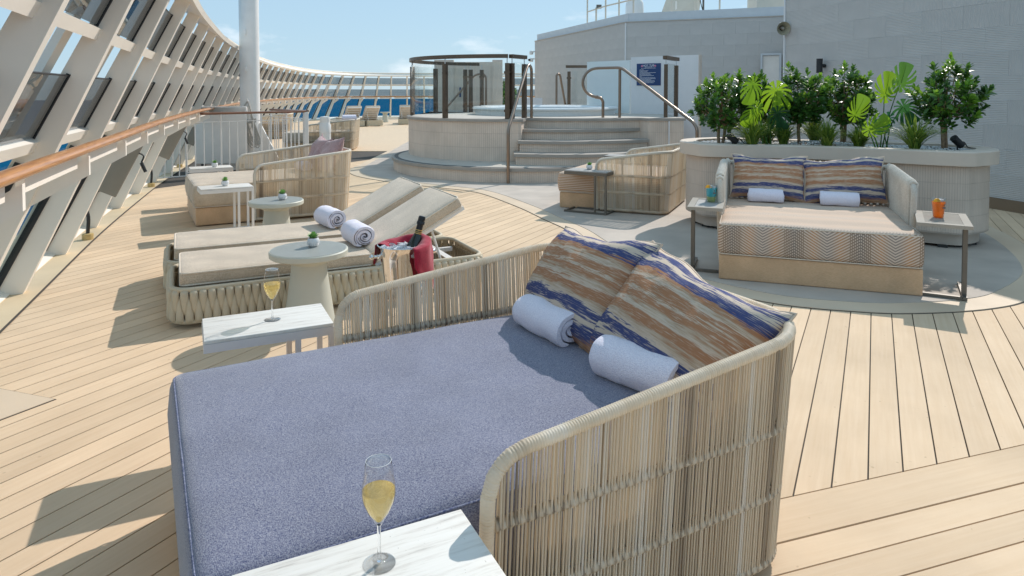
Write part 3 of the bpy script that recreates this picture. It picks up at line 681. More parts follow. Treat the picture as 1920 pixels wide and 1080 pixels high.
# margin of cream painted steel along the foot of the screen, with its gutter line
marg = []
m_in, m_out, m_line = [], [], []
s = 0.0
while s < cum[-1]:
    p, T, Nn, S, G = frame_at(s)
    m_in.append(p+Nn*0.36); m_out.append(p-Nn*0.4); m_line.append(p+Nn*0.375); s += 0.5
def ribbon(name, A, B, z, m):
    mb = MB(); n = len(A)
    mb.add([(p.x, p.y, z) for p in A]+[(p.x, p.y, z) for p in B], [(i, i+1, n+i+1, n+i) for i in range(n-1)][::1])
    return mb.build(name, m)
structure(ribbon('gutter_seam', m_line, m_out, 0.004, CAULK))
structure(ribbon('cream_margin', m_in, m_out, 0.008, GUTTER))
tri = sheet('margin_corner', [Vector((-2.15, 3.16, 0)), Vector((-3.0, 3.44, 0)), Vector((-3.3, 1.8, 0)), Vector((-3.18, 1.22, 0))], 0.0045, BEIGE); structure(tri)
tri2 = sheet('margin_seam', [Vector((-2.143, 3.163, 0)), Vector((-3.0, 3.447, 0)), Vector((-3.3, 1.8, 0)), Vector((-3.183, 1.205, 0))], 0.002, CAULK); structure(tri2)

screen = thing('wind_screen', 'tall white inward leaning windscreen of ribs and smoked panes curving round the deck', 'windscreen', (0, 0, 0))
ribs = []
s = 0.4
PH = None
while s < cum[-1]-0.5:
    ribs.append(s)
    s += 1.27 if s < 36 else max(0.95, 1.27-(s-36)*0.05)
TK = 0.078
def hexa_on(mb, s0, s1, z0, z1, g0, g1, use_T=None):
    """block between two stations (or round one station when use_T), heights z0..z1, depth g0..g1 from the glass plane"""
    c = []
    for z in (z0, z1):
        for (sv, g) in ((s0, g0), (s1, g0), (s1, g1), (s0, g1)):
            if use_T is None:
                p, T, Nn, S, G = frame_at(sv); c.append(p+S*z+G*g)
            else:
                p, T, Nn, S, G = frame_at(use_T); c.append(p+T*sv+S*z+G*g)
    mb.hexa(c[:4], c[4:])
for i, sr in enumerate(ribs):
    mb = MB(); p, T, Nn, S, G = frame_at(sr); c = []
    for z, g1 in ((0.02, 0.235), (TOPZ-0.05, 0.135)):
        for t_, g in ((-TK/2, 0.02), (TK/2, 0.02), (TK/2, g1), (-TK/2, g1)): c.append(p+T*t_+S*z+G*g)
    mb.hexa(c[:4], c[4:])
    mb.build('rib', WHITE, screen)
    mb = MB(); hexa_on(mb, -0.10, 0.10, 0.008, 0.05, -0.06, DEPTH+0.13, use_T=sr)
    mb.build('foot_plate', YELLOW if i % 3 else GUTTER, screen)
    if i == len(ribs)-1: break
    s0, s1 = sr+TK/2, ribs[i+1]-TK/2
    for z, zt in ((1.20, 1.56), (1.83, 2.17)):
        mb = MB(); hexa_on(mb, s0, s1, z-0.05, z+0.012, 0.0, DEPTH*0.52); mb.build('cross_bar', WHITE, screen)
        mb = MB(); hexa_on(mb, s0+0.012, s1-0.015, z+0.02, zt, 0.05, 0.062); mb.build('smoked_pane', PANE, screen)
        mb = MB(); hexa_on(mb, s1-0.014, s1-0.001, z+0.016, zt+0.012, 0.046, 0.068); mb.build('black_gasket', BLACK, screen)
        mb = MB(); hexa_on(mb, s0+0.012, s1-0.016, zt, zt+0.006, 0.049, 0.063); mb.build('pane_edge', BLACK, screen)
    mb = MB(); hexa_on(mb, s0+0.013, s1-0.019, 0.10, 1.08, 0.05, 0.062); mb.build('lower_pane', CLEARP, screen)
    mb = MB(); hexa_on(mb, s1-0.018, s1-0.002, 0.09, 1.08, 0.04, 0.085); mb.build('black_gasket', BLACK, screen)
    mb = MB(); hexa_on(mb, s0+0.002, s0+0.012, 0.09, 1.08, 0.045, 0.07); mb.build('black_gasket', BLACK, screen)
    mb = MB(); hexa_on(mb, s0, s1, 0.02, 0.085, 0.0, 0.16); mb.build('sill', WHITE, screen)
    # backing post outside the glass: the pale strip between neighbouring ribs
    if sr < 30: mb = MB(); hexa_on(mb, s1-0.20, s1-0.03, 0.05, TOPZ-0.05, -0.06, -0.02); mb.build('outer_flange', WHITE, screen)
def sweep(name, m, z0, z1, g0, g1, step=0.42, parent=screen, sa=0.4, sb=None):
    mb = MB(); vs_ = []; sb = sb or ribs[-1]; n = 0; s = sa
    while s <= sb:
        p, T, Nn, S, G = frame_at(s)
        vs_ += [p+S*z0+G*g0, p+S*z0+G*g1, p+S*z1+G*g1, p+S*z1+G*g0]; n += 1; s += step
    fs = []
    for i in range(n-1):
        for k in range(4): fs.append((i*4+k, i*4+(k+1) % 4, (i+1)*4+(k+1) % 4, (i+1)*4+k))
    fs += [(0, 1, 2, 3)[::-1], tuple((n-1)*4+k for k in range(4))]
    mb.add(vs_, fs); return mb.build(name, m, parent)
sweep('top_beam', WHITE, TOPZ-0.05, TOPZ, -0.06, DEPTH+0.02)
sweep('top_lip', WHITE, TOPZ, TOPZ+0.05, -0.06, -0.02)
RAILZ, RAILOFF = 1.13, 0.92
def rail_pt(s, dz=0.0, do=0.0):
    p, T, Nn, S, G = frame_at(s)
    rise = 0.03*min(1.0, max(0.0, (s-8)/35))
    return p + Nn*(RAILOFF+do) + Vector((0, 0, RAILZ+rise+dz))
pts = []; s = 0.4
while s < ribs[-1]: pts.append(rail_pt(s)); s += 0.35
mb = MB(); mb.tube(pts, 0.043, 10, flat=0.62, up=(0, 0, 1)); mb.build('handrail', TEAK, screen, 50)
for i in range(len(ribs)-1):
    a_, b_ = ribs[i]+0.22, ribs[i+1]-0.05
    mb = MB(); q = []
    for zz in (-0.115, -0.030):
        q += [rail_pt(a_, zz, -0.085), rail_pt(b_, zz, -0.085), rail_pt(b_, zz, -0.05), rail_pt(a_, zz, -0.05)]
    mb.hexa(q[:4], q[4:]); mb.build('apron_board', WHITE, screen)
    p, T, Nn, S, G = frame_at(ribs[i])
    mb = MB(); t2 = T*0.02
    A, B = p+S*0.98+G*(DEPTH-0.02), rail_pt(ribs[i], -0.05)
    A2, B2 = p+S*0.84+G*(DEPTH-0.02), rail_pt(ribs[i], -0.16)
    mb.hexa([A2-t2, B2-t2, B2+t2, A2+t2], [A-t2, B-t2, B+t2, A+t2]); mb.build('rail_bracket', WHITE, screen)

# taupe boxes with their cables, under the rail
def nearest_s(x, y):
    best = min(range(len(BASE)), key=lambda i: (BASE[i]-Vector((x, y, 0))).length)
    return cum[best]
for k, (fx, fy, lab) in enumerate([(-4.13, 6.6, 'taupe box under the teak rail, nearest of its row, black cable to the deck'),
                                   (-5.44, 10.25, 'taupe box under the teak rail, left of the white hatch railing, black cable below'),
                                   (-6.3, 12.9, 'taupe box under the teak rail, seen behind the white railing bars'),
                                   (-2.95, 2.9, 'taupe box at the left picture edge, black cable and plug below')]):
    sb = nearest_s(fx-0.62, fy-0.28)
    p, T, Nn, S, G = frame_at(sb)
    t = thing('cable_box', lab, 'cable box', (fx, fy, 0.008), 0, 'boxes under the teak rail')
    mb = MB()
    org = Vector((fx, fy, 0.0)) - (p+Nn*0.0)
    c0 = Vector((0, 0, 0))+Nn*(-0.10)
    lo = [c0+S*0.46-T*0.03-G*0.10, c0+S*0.46+T*0.03-G*0.10, c0+S*0.46+T*0.03+G*0.13, c0+S*0.46-T*0.03+G*0.13]
    hi = [q+S*0.52 for q in lo]
    mb.hexa(lo, hi); mb.build('box_body', TAUPEBOX, t)
    mb = MB(); top = c0+S*0.52+G*0.02
    mb.tube(catmull([Vector((0, 0, 0.05)), Vector((0.01, 0, 0.22)), Vector((-0.02, 0.0, 0.40)), top], 6), 0.017, 8); mb.build('cable', BLACK, t, 60)
    mb = MB(); mb.lathe([(0.05, 0), (0.05, 0.055), (0.035, 0.06), (0.0, 0.06)], 12); mb.build('deck_fitting', YELLOW, t, 40)
    mb = MB(); plug = hi[3]-S*0.14-T*0.01
    mb.tube(catmull([plug+S*0.05, plug+G*0.05+S*0.04, plug+G*0.06-S*0.02], 5), 0.008, 6); mb.tube([plug+G*0.06-S*0.02, plug+G*0.09-Vector((0, 0, 0.10))], 0.017, 8)
    mb.build('plug_lead', BLACK, t, 60)

# ------------------------------------------------------------------ sea
mb = MB(); n = 96
ringr = [0, 60, 200, 600, 1400, 2420]
vs_ = [(0, 0, -25)]; fs = []
for r_ in ringr[1:]:
    vs_ += [(r_*math.cos(2*math.pi*k/n), r_*math.sin(2*math.pi*k/n), -25) for k in range(n)]
for k in range(n): fs.append((0, 1+k, 1+(k+1) % n))
for j in range(len(ringr)-2):
    for k in range(n): fs.append((1+j*n+k, 1+(j+1)*n+k, 1+(j+1)*n+(k+1) % n, 1+j*n+(k+1) % n))
mb.add(vs_, fs); structure(mb.build('sea', SEA))

# ------------------------------------------------------------------ building walls
def tiled_wall(name, label, p0, p1, h, thick=0.25, z0=0.0, skirt=0.0, parapet=0.0, tw=0.6, th=0.3, skip=None):
    p0, p1 = Vector((*p0, 0)), Vector((*p1, 0)); d = p1-p0; Lw = d.length; ang = math.atan2(d.y, d.x)
    w = thing(name, label, 'wall', (p0.x, p0.y, z0), ang)
    mb = MB(); mb.box((Lw/2, thick/2+0.012, h/2), (Lw, thick, h)); mb.build('wall_core', GROUT, w)
    meshes = {}
    def tile(wd, ht):
        k = (round(wd, 2), round(ht, 2))
        if k not in meshes:
            m_ = MB(); g = 0.0003
            x, z = k[0]/2-g, k[1]/2-g
            b_ = 0.0006
            m_.add([(-x, 0.012, -z), (x, 0.012, -z), (x, 0.012, z), (-x, 0.012, z), (-x+b_, 0, -z+b_), (x-b_, 0, -z+b_), (x-b_, 0, z-b_), (-x+b_, 0, z-b_)],
                   [(4, 5, 6, 7), (0, 1, 5, 4), (1, 2, 6, 5), (2, 3, 7, 6), (3, 0, 4, 7)])
            meshes[k] = m_.mesh('wall_tile', TILE)
        return meshes[k]
    lr = random.Random(len(name)*7+int(Lw*10))
    z = skirt
    row = 0
    while z < h-0.02:
        ht = min(th, h-z); x = 0.0
        wd = tw*(0.5 if row % 2 else 1.0)
        while x < Lw-0.02:
            ww = min(wd, Lw-x)
            if not (skip and skip(x, x+ww, z, z+ht)):
                link('wall_tile', tile(ww, ht), w, (x+ww/2, lr.uniform(-0.0005, 0.0), z+ht/2))
            x += ww; wd = tw
        z += ht; row += 1
    if skirt:
        mb = MB(); mb.box((Lw/2, 0.0, skirt/2), (Lw, 0.05, skirt)); mb.build('skirting', SKIRT, w)
    if parapet:
        mb = MB(); mb.box((Lw/2, thick/2+0.09, h+parapet/2), (Lw-0.02, thick, parapet)); mb.build('parapet', PARAPET, w)
        mb = MB(); mb.box((Lw/2, 0.02, h+0.012), (Lw, 0.08, 0.024)); mb.build('drip_edge', PLINTH, w)
    return w
wallA = tiled_wall('deckhouse_wall', 'grey tiled deckhouse wall receding behind the tub, sunny sky at its left end', (0.9, 27.0), (3.25, 19.6), 3.41, parapet=0.27, tw=0.6, th=0.3)
door_x = (2.85, 3.35)
wallB = tiled_wall('deckhouse_wall', 'grey tiled deckhouse wall behind the blue sign and the left shrubs', (3.25, 19.6), (9.0, 17.16), 3.41, parapet=0.27, tw=0.6, th=0.3)
mb = MB(); mb.box((0.0, 0.01, 1.7), (0.035, 0.06, 3.40)); mb.build('corner_trim', PANELW, wallB)
wallC = tiled_wall('deckhouse_wall', 'big grey tiled wall at the right, brown skirting along its foot', (4.78, 11.96), (7.3, 4.25), 3.45, skirt=0.14, tw=0.6, th=0.3)
mb = MB(); mb.box((-0.015, 0.10, 1.72), (0.03, 0.25, 3.44)); mb.build('corner_trim', PANELW, wallC)
end = tiled_wall('deckhouse_wall', 'grey tiled return wall in the recess behind the right shrubs', (7.3, 17.7), (5.1, 12.05), 3.45, tw=0.9, th=0.45)
# recess door on the rear wall
t = thing('recess_door', 'pale grey door in a light frame beside the loudspeaker', 'door', (6.62, 18.05, 0), math.atan2(-1.57, 3.7))
mb = MB(); mb.box((0.20, -0.03, 1.2), (0.40, 0.03, 2.36)); mb.build('door_leaf', GREYPANEL, t)
mb = MB(); mb.box((-0.03, -0.05, 1.22), (0.05, 0.10, 2.44)); mb.box((0.43, -0.05, 1.22), (0.05, 0.10, 2.44)); mb.box((0.2, -0.05, 2.42), (0.41, 0.10, 0.05)); mb.build('door_frame', PARAPET, t)
mb = MB(); mb.box((0.34, -0.065, 1.05), (0.10, 0.03, 0.025)); mb.build('handle', WIRE, t)
# roof behind the parapets, so the deckhouse is closed from above
mb = MB(); mb.prism([(1.2, 27.0), (3.5, 19.9), (7.0, 18.35), (9.5, 18.35), (9.5, 27)], 3.30, 3.40); tag(mb.build('deckhouse_roof', PARAPET), 'flat pale roof of the deckhouse behind its parapet', 'roof')

def wall_pt(p0, p1, x, off=0.0, z=0.0):
    p0, p1 = Vector((*p0, 0)), Vector((*p1, 0)); d = (p1-p0).normalized(); n_ = Vector((d.y, -d.x, 0))
    return p0+d*x+n_*off+Vector((0, 0, z)), math.atan2(d.y, d.x)
# wall lamp
q, a = wall_pt((4.78, 11.96), (7.3, 4.25), 0.93, 0.0, 1.86)
t = thing('wall_lamp', 'black cylinder wall lamp on the grey wall above the shrubs', 'wall lamp', q, a)
mb = MB(); mb.lathe([(0.0, -0.115), (0.048, -0.115), (0.048, 0.115), (0.0, 0.115)], 16, (0, -0.11, 0)); mb.build('lamp_body', BLACK, t, 40)
mb = MB(); mb.tube([(0, 0, 0), (0, -0.07, 0)], 0.03, 10); mb.build('bracket', BLACK, t, 40)
# horn loudspeaker
t = thing('horn_loudspeaker', 'olive horn loudspeaker high on the corner of the grey wall', 'loudspeaker', (4.69, 11.93, 2.55))
mb = MB(); Mh = Matrix.Rotation(R(100), 3, 'X') @ Matrix.Rotation(0, 3, 'Z')
mb.lathe([(0.03, -0.10), (0.035, -0.04), (0.055, 0.02), (0.10, 0.08), (0.115, 0.10), (0.118, 0.105), (0.112, 0.10), (0.05, 0.03), (0.03, -0.02), (0.0, -0.02)], 24, (0, 0, 0), M=Mh); mb.build('horn', HORNC, t, 50)
mb = MB(); mb.lathe([(0.0, 0.085), (0.02, 0.08), (0.03, 0.05), (0.03, -0.02)], 12, (0, 0, 0), M=Mh); mb.build('centre_plug', FRAMEM, t, 50)
mb = MB(); mb.box((0.06, 0.05, 0.09), (0.12, 0.05, 0.03)); mb.box((0.02, 0.05, 0.05), (0.03, 0.05, 0.10)); mb.build('bracket', WHITE2, t)
# cameras on the left end of the deckhouse
for z_, lab, dk in ((2.98, 'upper white camera on the left corner of the deckhouse', False), (2.70, 'lower camera with a black lens on the left corner of the deckhouse', True)):
    t = thing('security_camera', lab, 'camera', (0.90, 26.9, z_), 0, 'cameras on the deckhouse corner')
    mb = MB(); mb.lathe([(0.0, -0.1), (0.07, -0.09), (0.08, 0.0), (0.06, 0.05), (0.0, 0.07)], 12, (-0.14, 0, 0)); mb.build('camera_body', WHITE2, t, 50)
    mb = MB(); mb.tube([(0, 0, 0.02), (-0.12, 0, 0.03)], 0.025, 8); mb.build('bracket', WHITE2, t, 50)
    if dk:
        mb = MB(); mb.lathe([(0.0, -0.05), (0.05, -0.03), (0.05, 0.03), (0.0, 0.04)], 10, (-0.22, -0.05, -0.02)); mb.build('lens', BLACK, t, 50)

# roof fittings
rr = thing('roof_railing', 'cream pipe railing along the roof edge of the deckhouse', 'railing', (0, 0, 3.68))
RP = [Vector((2.55, 23.2, 0)), Vector((2.95, 21.6, 0)), Vector((3.55, 20.05, 0)), Vector((4.55, 19.55, 0)), Vector((5.75, 19.0, 0))]
for zz in (0.45, 0.9):
    mb = MB(); mb.tube([p+Vector((0, 0, zz)) for p in RP], 0.024, 8); mb.build('rail', LIGHTC, rr, 50)
for p in RP + [RP[1].lerp(RP[2], 0.5), RP[3].lerp(RP[4], 0.5)]:
    mb = MB(); mb.tube([p+Vector((0, 0, -0.3)), p+Vector((0, 0, 0.9))], 0.026, 8); mb.build('post', LIGHTC, rr, 50)
t = thing('satellite_dome', 'white satellite dome on the roof behind the railing', 'dome', (4.2, 23.5, 3.4))
mb = MB(); mb.lathe([(0.30, 0.35), (0.31, 0.8), (0.30, 1.05), (0.22, 1.22), (0.12, 1.29), (0.0, 1.31)], 24); mb.build('radome', WHITE2, t, 60)
mb = MB(); mb.lathe([(0.2, 0.0), (0.16, 0.34)], 16); mb.build('pedestal', WHITE2, t, 40)
t = thing('roof_house', 'cream plated roof house with a sloping end beside the satellite dome', 'roof house', (4.9, 22.3, 3.4))
mb = MB(); mb.hexa([(-0.25, 0, 0), (1.0, -0.4, 0), (1.2, 0.6, 0), (0.0, 1.0, 0)], [(0.15, 0, 1.15), (1.15, -0.4, 1.18), (1.35, 0.6, 1.18), (0.35, 1.0, 1.15)]); mb.build('housing', LIGHTC, t)
mb = MB(); mb.tube([(1.0, -0.5, 0), (1.0, -0.5, 2.2)], 0.035, 8); mb.build('mast', LIGHTC, t, 50)
mb = MB(); mb.box((0.4, -0.15, 0.5), (0.06, 0.03, 0.9), rz=-0.3); mb.build('rib_plate', WHITE, t)
t = thing('signal_mast', 'thin dark signal mast on the deckhouse roof', 'mast', (5.55, 19.9, 3.4))
mb = MB(); mb.tube([(0, 0, 0), (0, 0, 2.0)], 0.03, 8); mb.build('pole', DARKMET, t, 50)
mb = MB(); mb.tube(catmull([(0, -0.03, 0.3), (-0.1, -0.04, 0.7), (-0.04, -0.03, 1.0), (-0.12, -0.03, 1.4)], 6), 0.012, 6); mb.build('cable', BLACK, t, 60)
mb = MB(); mb.box((7.35, 19.6, 3.95), (0.98, 0.8, 1.2)); tag(mb.build('vent_box', LIGHTC), 'square cream vent box on the roof left of the big wall', 'vent box')
mb = MB(); mb.box((-0.18, 0, 0.25), (0.12, 0.1, 0.5)); 
t = thing('roof_floodlight', 'small dark floodlight on the roof railing corner', 'floodlight', (2.75, 22.4, 3.68)); mb = MB(); mb.tube([(0, 0, 0), (0, 0, 0.5)], 0.03, 8); mb.build('stem', LIGHTC, t, 40)
mb = MB(); mb.box((0.08, -0.06, 0.52), (0.16, 0.12, 0.12)); mb.build('lamp_head', DARKMET, t)

# ------------------------------------------------------------------ hot tub platform
PZ = 0.97
plat = thing('tub_platform', 'raised beige hot tub platform with curved grey nosed steps', 'platform', (0, 0, 0))
CA, RA = Vector((-0.1, 13.65)), 1.95
outline = []
for k in range(0, 25):
    a = R(-84) - R(205)*k/24
    outline.append((CA.x+RA*math.cos(a), CA.y+RA*math.sin(a)))
outline += [(-1.9, 16.0), (-1.9, 17.3), (2.6, 17.3), (3.25, 15.5), (3.06, 12.15), (2.42, 12.1), (2.30, 12.28), (1.75, 12.10), (1.25, 12.04), (0.75, 12.08), (0.25, 12.25), (0.16, 11.75)]
def wall_ring(name, poly, z0, z1, m, parent, inset=0.0, smooth=30):
    mb = MB(); n = len(poly); vs_ = []; uvs = []; L_ = 0
    for i in range(n+1):
        p = Vector(poly[i % n]); 
        if i: L_ += (p-Vector(poly[i-1])).length
        vs_ += [(p.x, p.y, z0), (p.x, p.y, z1)]; uvs += [(L_, z0), (L_, z1)]
    mb.add(vs_, [(2*i, 2*i+1, 2*i+3, 2*i+2) for i in range(n)], 0.5, uvs)
    return mb.build(name, m, parent, smooth)
def grow(poly, d):
    n = len(poly); out = []
    area = sum(poly[i][0]*poly[(i+1) % n][1]-poly[(i+1) % n][0]*poly[i][1] for i in range(n))
    sg = 1 if area > 0 else -1
    for i in range(n):
        a_, b_ = Vector(poly[i-1]), Vector(poly[(i+1) % n]); t = (b_-a_).normalized()
        out.append((poly[i][0]+t.y*d*sg, poly[i][1]-t.x*d*sg))
    return out
def slab(name, poly, z0, z1, m, parent):
    mb = MB(); mb.prism(poly, z0, z1); me = mb.mesh(name, m)
    bm = bmesh.new(); bm.from_mesh(me); bmesh.ops.triangulate(bm, faces=[f for f in bm.faces if len(f.verts) > 4]); bmesh.ops.recalc_face_normals(bm, faces=bm.faces[:]); bm.to_mesh(me); bm.free()
    return link(name, me, parent)
wall_ring('platform_wall', outline, 0.0, PZ-0.045, TUBWALL, plat)
slab('platform_top', grow(outline, 0.035), PZ-0.045, PZ, NOSING, plat)
slab('platform_floor', grow(outline, -0.07), PZ-0.001, PZ+0.004, TREAD, plat)
# lowest, ring shaped step
CB, RB = Vector((0.2, 13.13)), 2.45
ring = [(CB.x+RB*math.cos(R(-8)-R(204)*k/40), CB.y+RB*math.sin(R(-8)-R(204)*k/40)) for k in range(41)]
wall_ring('ring_riser', ring, 0.011, 0.19, TUBWALL, plat)
slab('ring_tread', grow(ring, 0.035), 0.19, 0.24, NOSING, plat)
slab('ring_floor', grow(ring, -0.09), 0.239, 0.244, TREAD, plat)
mb = MB(); g0, g1 = grow(ring, -0.015), grow(ring, -0.085)
n = len(ring); mb.add([(p[0], p[1], 0.2445) for p in g0]+[(p[0], p[1], 0.2445) for p in g1], [(i, i+1, n+i+1, n+i) for i in range(n-1)]); mb.build('nonslip_strip', NONSLIP, plat)
def arc_step(x0, x1, yf, bulge, yb, z0, z1):
    P_ = []
    for k in range(13):
        u = k/12; x = x0+(x1-x0)*u
        P_.append((x, yf + bulge*max(0.0, 1-2*u)**2 + 0.95*max(0.0, u-0.25)**2))
    return P_ + [(x1, yb), (x0, yb)]
for (x0, x1, yf, bl, z) in ((0.03, 2.52, 10.98, 0.16, 0.425), (0.10, 2.40, 11.36, 0.16, 0.61), (0.16, 2.30, 11.72, 0.17, 0.79)):
    P_ = arc_step(x0+0.03, x1-0.03, yf+0.035, bl, 12.4, 0, z)
    wall_ring('step_riser', P_, z-0.185, z-0.05, TUBWALL, plat)
    slab('step_tread', arc_step(x0, x1, yf, bl, 12.4, 0, z), z-0.05, z, NOSING, plat)
mb = MB(); mb.box((2.78, 12.07, 0.47), (0.02, 0.03, 0.90)); mb.build('white_joint', PANELW, plat)

# the tub
t = thing('hot_tub', 'round white hot tub set into the platform', 'hot tub', (0.69, 14.3, PZ+0.004))
mb = MB(); mb.lathe([(1.46, 0.0), (1.46, 0.09), (1.50, 0.10), (1.52, 0.125), (1.51, 0.15), (1.47, 0.16), (1.33, 0.155), (1.27, 0.12), (1.22, -0.10), (0.0, -0.10)], 64); mb.build('tub_shell', ACRYL, t, 45)
mb = MB(); mb.lathe([(1.24, 0.03), (0.0, 0.03)], 48); mb.build('water', glassy('tub_water', (0.6, 0.85, 0.88), 1.2), t)
gm = MB()
for k in range(90):
    a = R(30)+R(130)*k/90
    gm.box((1.42*math.cos(a), 1.42*math.sin(a), 0.162), (0.09, 0.02, 0.012), rz=a)
stuff(gm.build('overflow_grating', WHITE2, t))

# glass balustrade
bal = thing('glass_balustrade', 'curved glass balustrade with bronze posts round the left of the tub', 'balustrade', (0, 0, PZ+0.004))
def post_at(par, x, y, rz, h=0.96, w=0.078):
    mb = MB(); mb.box((x, y, h/2), (w, w*0.85, h), rz=rz); p = mb.build('post', BRONZE, par)
    mb = MB(); mb.tube([(x, y, h), (x, y, 1.07)], 0.009, 6); mb.build('rail_pin', WIRE, par, 50)
    for z in (0.14, 0.80):
        mb = MB(); d = Vector((math.cos(rz), math.sin(rz), 0)); mb.tube([Vector((x, y, z))-d*0.055, Vector((x, y, z))+d*0.055], 0.022, 8); mb.build('glass_clamp', BRONZE, par, 50)
def arc_pts(c, r_, a0, a1, n): return [Vector((c.x+r_*math.cos(R(a0+(a1-a0)*k/n)), c.y+r_*math.sin(R(a0+(a1-a0)*k/n)), 0)) for k in range(n+1)]
def flat_rail(par, P_, z=1.08, w=0.040, h=0.033):
    mb = MB(); vs_ = []
    for i, p in enumerate(P_):
        t_ = (P_[min(i+1, len(P_)-1)]-P_[max(i-1, 0)]).normalized(); n_ = Vector((-t_.y, t_.x, 0))
        vs_ += [p+n_*w+Vector((0, 0, z-h)), p-n_*w+Vector((0, 0, z-h)), p-n_*w+Vector((0, 0, z+h)), p+n_*w+Vector((0, 0, z+h))]
    fs = [(i*4+k, i*4+(k+1) % 4, (i+1)*4+(k+1) % 4, (i+1)*4+k) for i in range(len(P_)-1) for k in range(4)]
    fs += [(3, 2, 1, 0), tuple((len(P_)-1)*4+k for k in range(4))]
    mb.add(vs_, fs); mb.build('top_rail', BRONZE, par)
def glass_strip(par, P_, z0=0.07, z1=0.98):
    mb = MB(); n = len(P_)
    o_ = []
    for i, p in enumerate(P_):
        t_ = (P_[min(i+1, n-1)]-P_[max(i-1, 0)]).normalized(); o_.append(Vector((-t_.y, t_.x, 0))*0.006)
    vs_ = [p+o+Vector((0, 0, z0)) for p, o in zip(P_, o_)]+[p+o+Vector((0, 0, z1)) for p, o in zip(P_, o_)]+[p-o+Vector((0, 0, z0)) for p, o in zip(P_, o_)]+[p-o+Vector((0, 0, z1)) for p, o in zip(P_, o_)]
    fs = []
    for i in range(n-1): fs += [(i, i+1, n+i+1, n+i), (2*n+i+1, 2*n+i, 3*n+i, 3*n+i+1), (n+i, n+i+1, 3*n+i+1, 3*n+i)]
    mb.add(vs_, fs); mb.build('glass_pane', CLEAR, par, 30)
RG = RA-0.06
flat_rail(bal, arc_pts(CA, RG, 271, 180, 24)); flat_rail(bal, [Vector((-0.02, 11.80, 0)), Vector((0.24, 12.25, 0))])
flat_rail(bal, arc_pts(CA, RG, 178, 110, 16))
for (a0, a1) in ((269, 237), (233, 183), (178, 146), (143, 122)): glass_strip(bal, arc_pts(CA, RG, a0, a1, 8))
glass_strip(bal, [Vector((0.01, 11.85, 0)), Vector((0.21, 12.20, 0))])
for a0 in (270.5, 235, 181.5, 178.5, 145, 120, 116, 108): 
    p = arc_pts(CA, RG, a0, a0, 1)[0]; post_at(bal, p.x, p.y, R(a0+90))
post_at(bal, 0.0, 11.82, R(60)); post_at(bal, 0.22, 12.24, R(60))
bal2 = thing('glass_balustrade', 'short glass balustrade with bronze posts right of the steps, before the white panel', 'balustrade', (0, 0, PZ+0.004))
post_at(bal2, 2.78, 12.35, R(80)); post_at(bal2, 3.10, 12.9, R(65)); flat_rail(bal2, [Vector((2.74, 12.25, 0)), Vector((2.95, 12.65, 0)), Vector((3.14, 12.98, 0))])
glass_strip(bal2, [Vector((2.81, 12.40, 0)), Vector((2.94, 12.63, 0)), Vector((3.07, 12.85, 0))])
bal3 = thing('glass_balustrade', 'far glass balustrade with a bronze post behind the tub, left of the frosted panel', 'balustrade', (0, 0, PZ+0.004))
post_at(bal3, 1.40, 16.8, 0); flat_rail(bal3, [Vector((1.32, 16.8, 0)), Vector((2.2, 16.8, 0))]); glass_strip(bal3, [Vector((1.47, 16.8, 0)), Vector((2.2, 16.8, 0))])

def bent(P_, r_=0.08, n=5):
    """round the corners of a polyline"""
    P_ = [Vector(p) for p in P_]; out = [P_[0]]
    for i in range(1, len(P_)-1):
        a_, b_, c_ = P_[i-1], P_[i], P_[i+1]
        k = min(r_, (b_-a_).length*0.45, (c_-b_).length*0.45)
        s_, e_ = b_+(a_-b_).normalized()*k, b_+(c_-b_).normalized()*k
        for j in range(n+1):
            u = j/n; out.append(s_*(1-u)**2+b_*2*u*(1-u)+e_*u*u)
    return out+[P_[-1]]
def handrail(label, P_, posts=(), r_=0.026):
    P_ = [Vector(p) for p in P_]; b0 = Vector((P_[0].x, P_[0].y, P_[0].z))
    t = thing('stair_handrail', label, 'handrail', b0)
    mb = MB(); mb.tube([p-b0 for p in bent(P_, 0.10)], r_, 10); mb.build('rail_tube', BRONZET, t, 60)
    for q0, q1 in posts:
        mb = MB(); mb.tube([Vector(q0)-b0, Vector(q1)-b0], r_, 10); mb.build('post', BRONZET, t, 60)
    return t
Z1 = PZ+0.004
handrail('bronze tube handrail rising left of the curved steps', [(-0.06, 10.62, 0.011), (-0.06, 10.62, 0.86), (0.26, 12.0, 1.86), (0.30, 12.12, 1.93), (0.35, 12.25, 1.86), (0.35, 12.25, Z1)])
loop = [(1.64, 12.3, Z1), (1.64, 12.3, 1.27), (1.60, 12.3, 1.33), (1.48, 12.3, 1.345)]
for k in range(9):
    a = R(-80)-R(190)*k/8
    loop.append((1.53+0.26*math.cos(a), 12.3, 1.605+0.26*math.sin(a)))
loop += [(1.96, 12.28, 1.875), (2.86, 10.75, 0.96), (2.90, 10.68, 0.86), (2.90, 10.68, 0.011)]
handrail('bronze tube handrail with a round loop, right of the curved steps', loop, [((1.94, 12.3, Z1), (1.94, 12.3, 1.86))])
handrail('bronze tube handrail slanting up behind the glass at the back of the platform', [(-1.66, 16.55, Z1), (-0.9, 16.6, 1.85), (-0.70, 16.6, 1.88), (-0.63, 16.6, 1.80), (-0.63, 16.6, Z1)])
handrail('small bronze handrail like a narrow hairpin behind the tub', [(1.06, 16.3, Z1), (1.06, 16.3, 1.83), (1.10, 16.3, 1.87), (1.15, 16.35, 1.83), (1.34, 16.9, 1.0)])

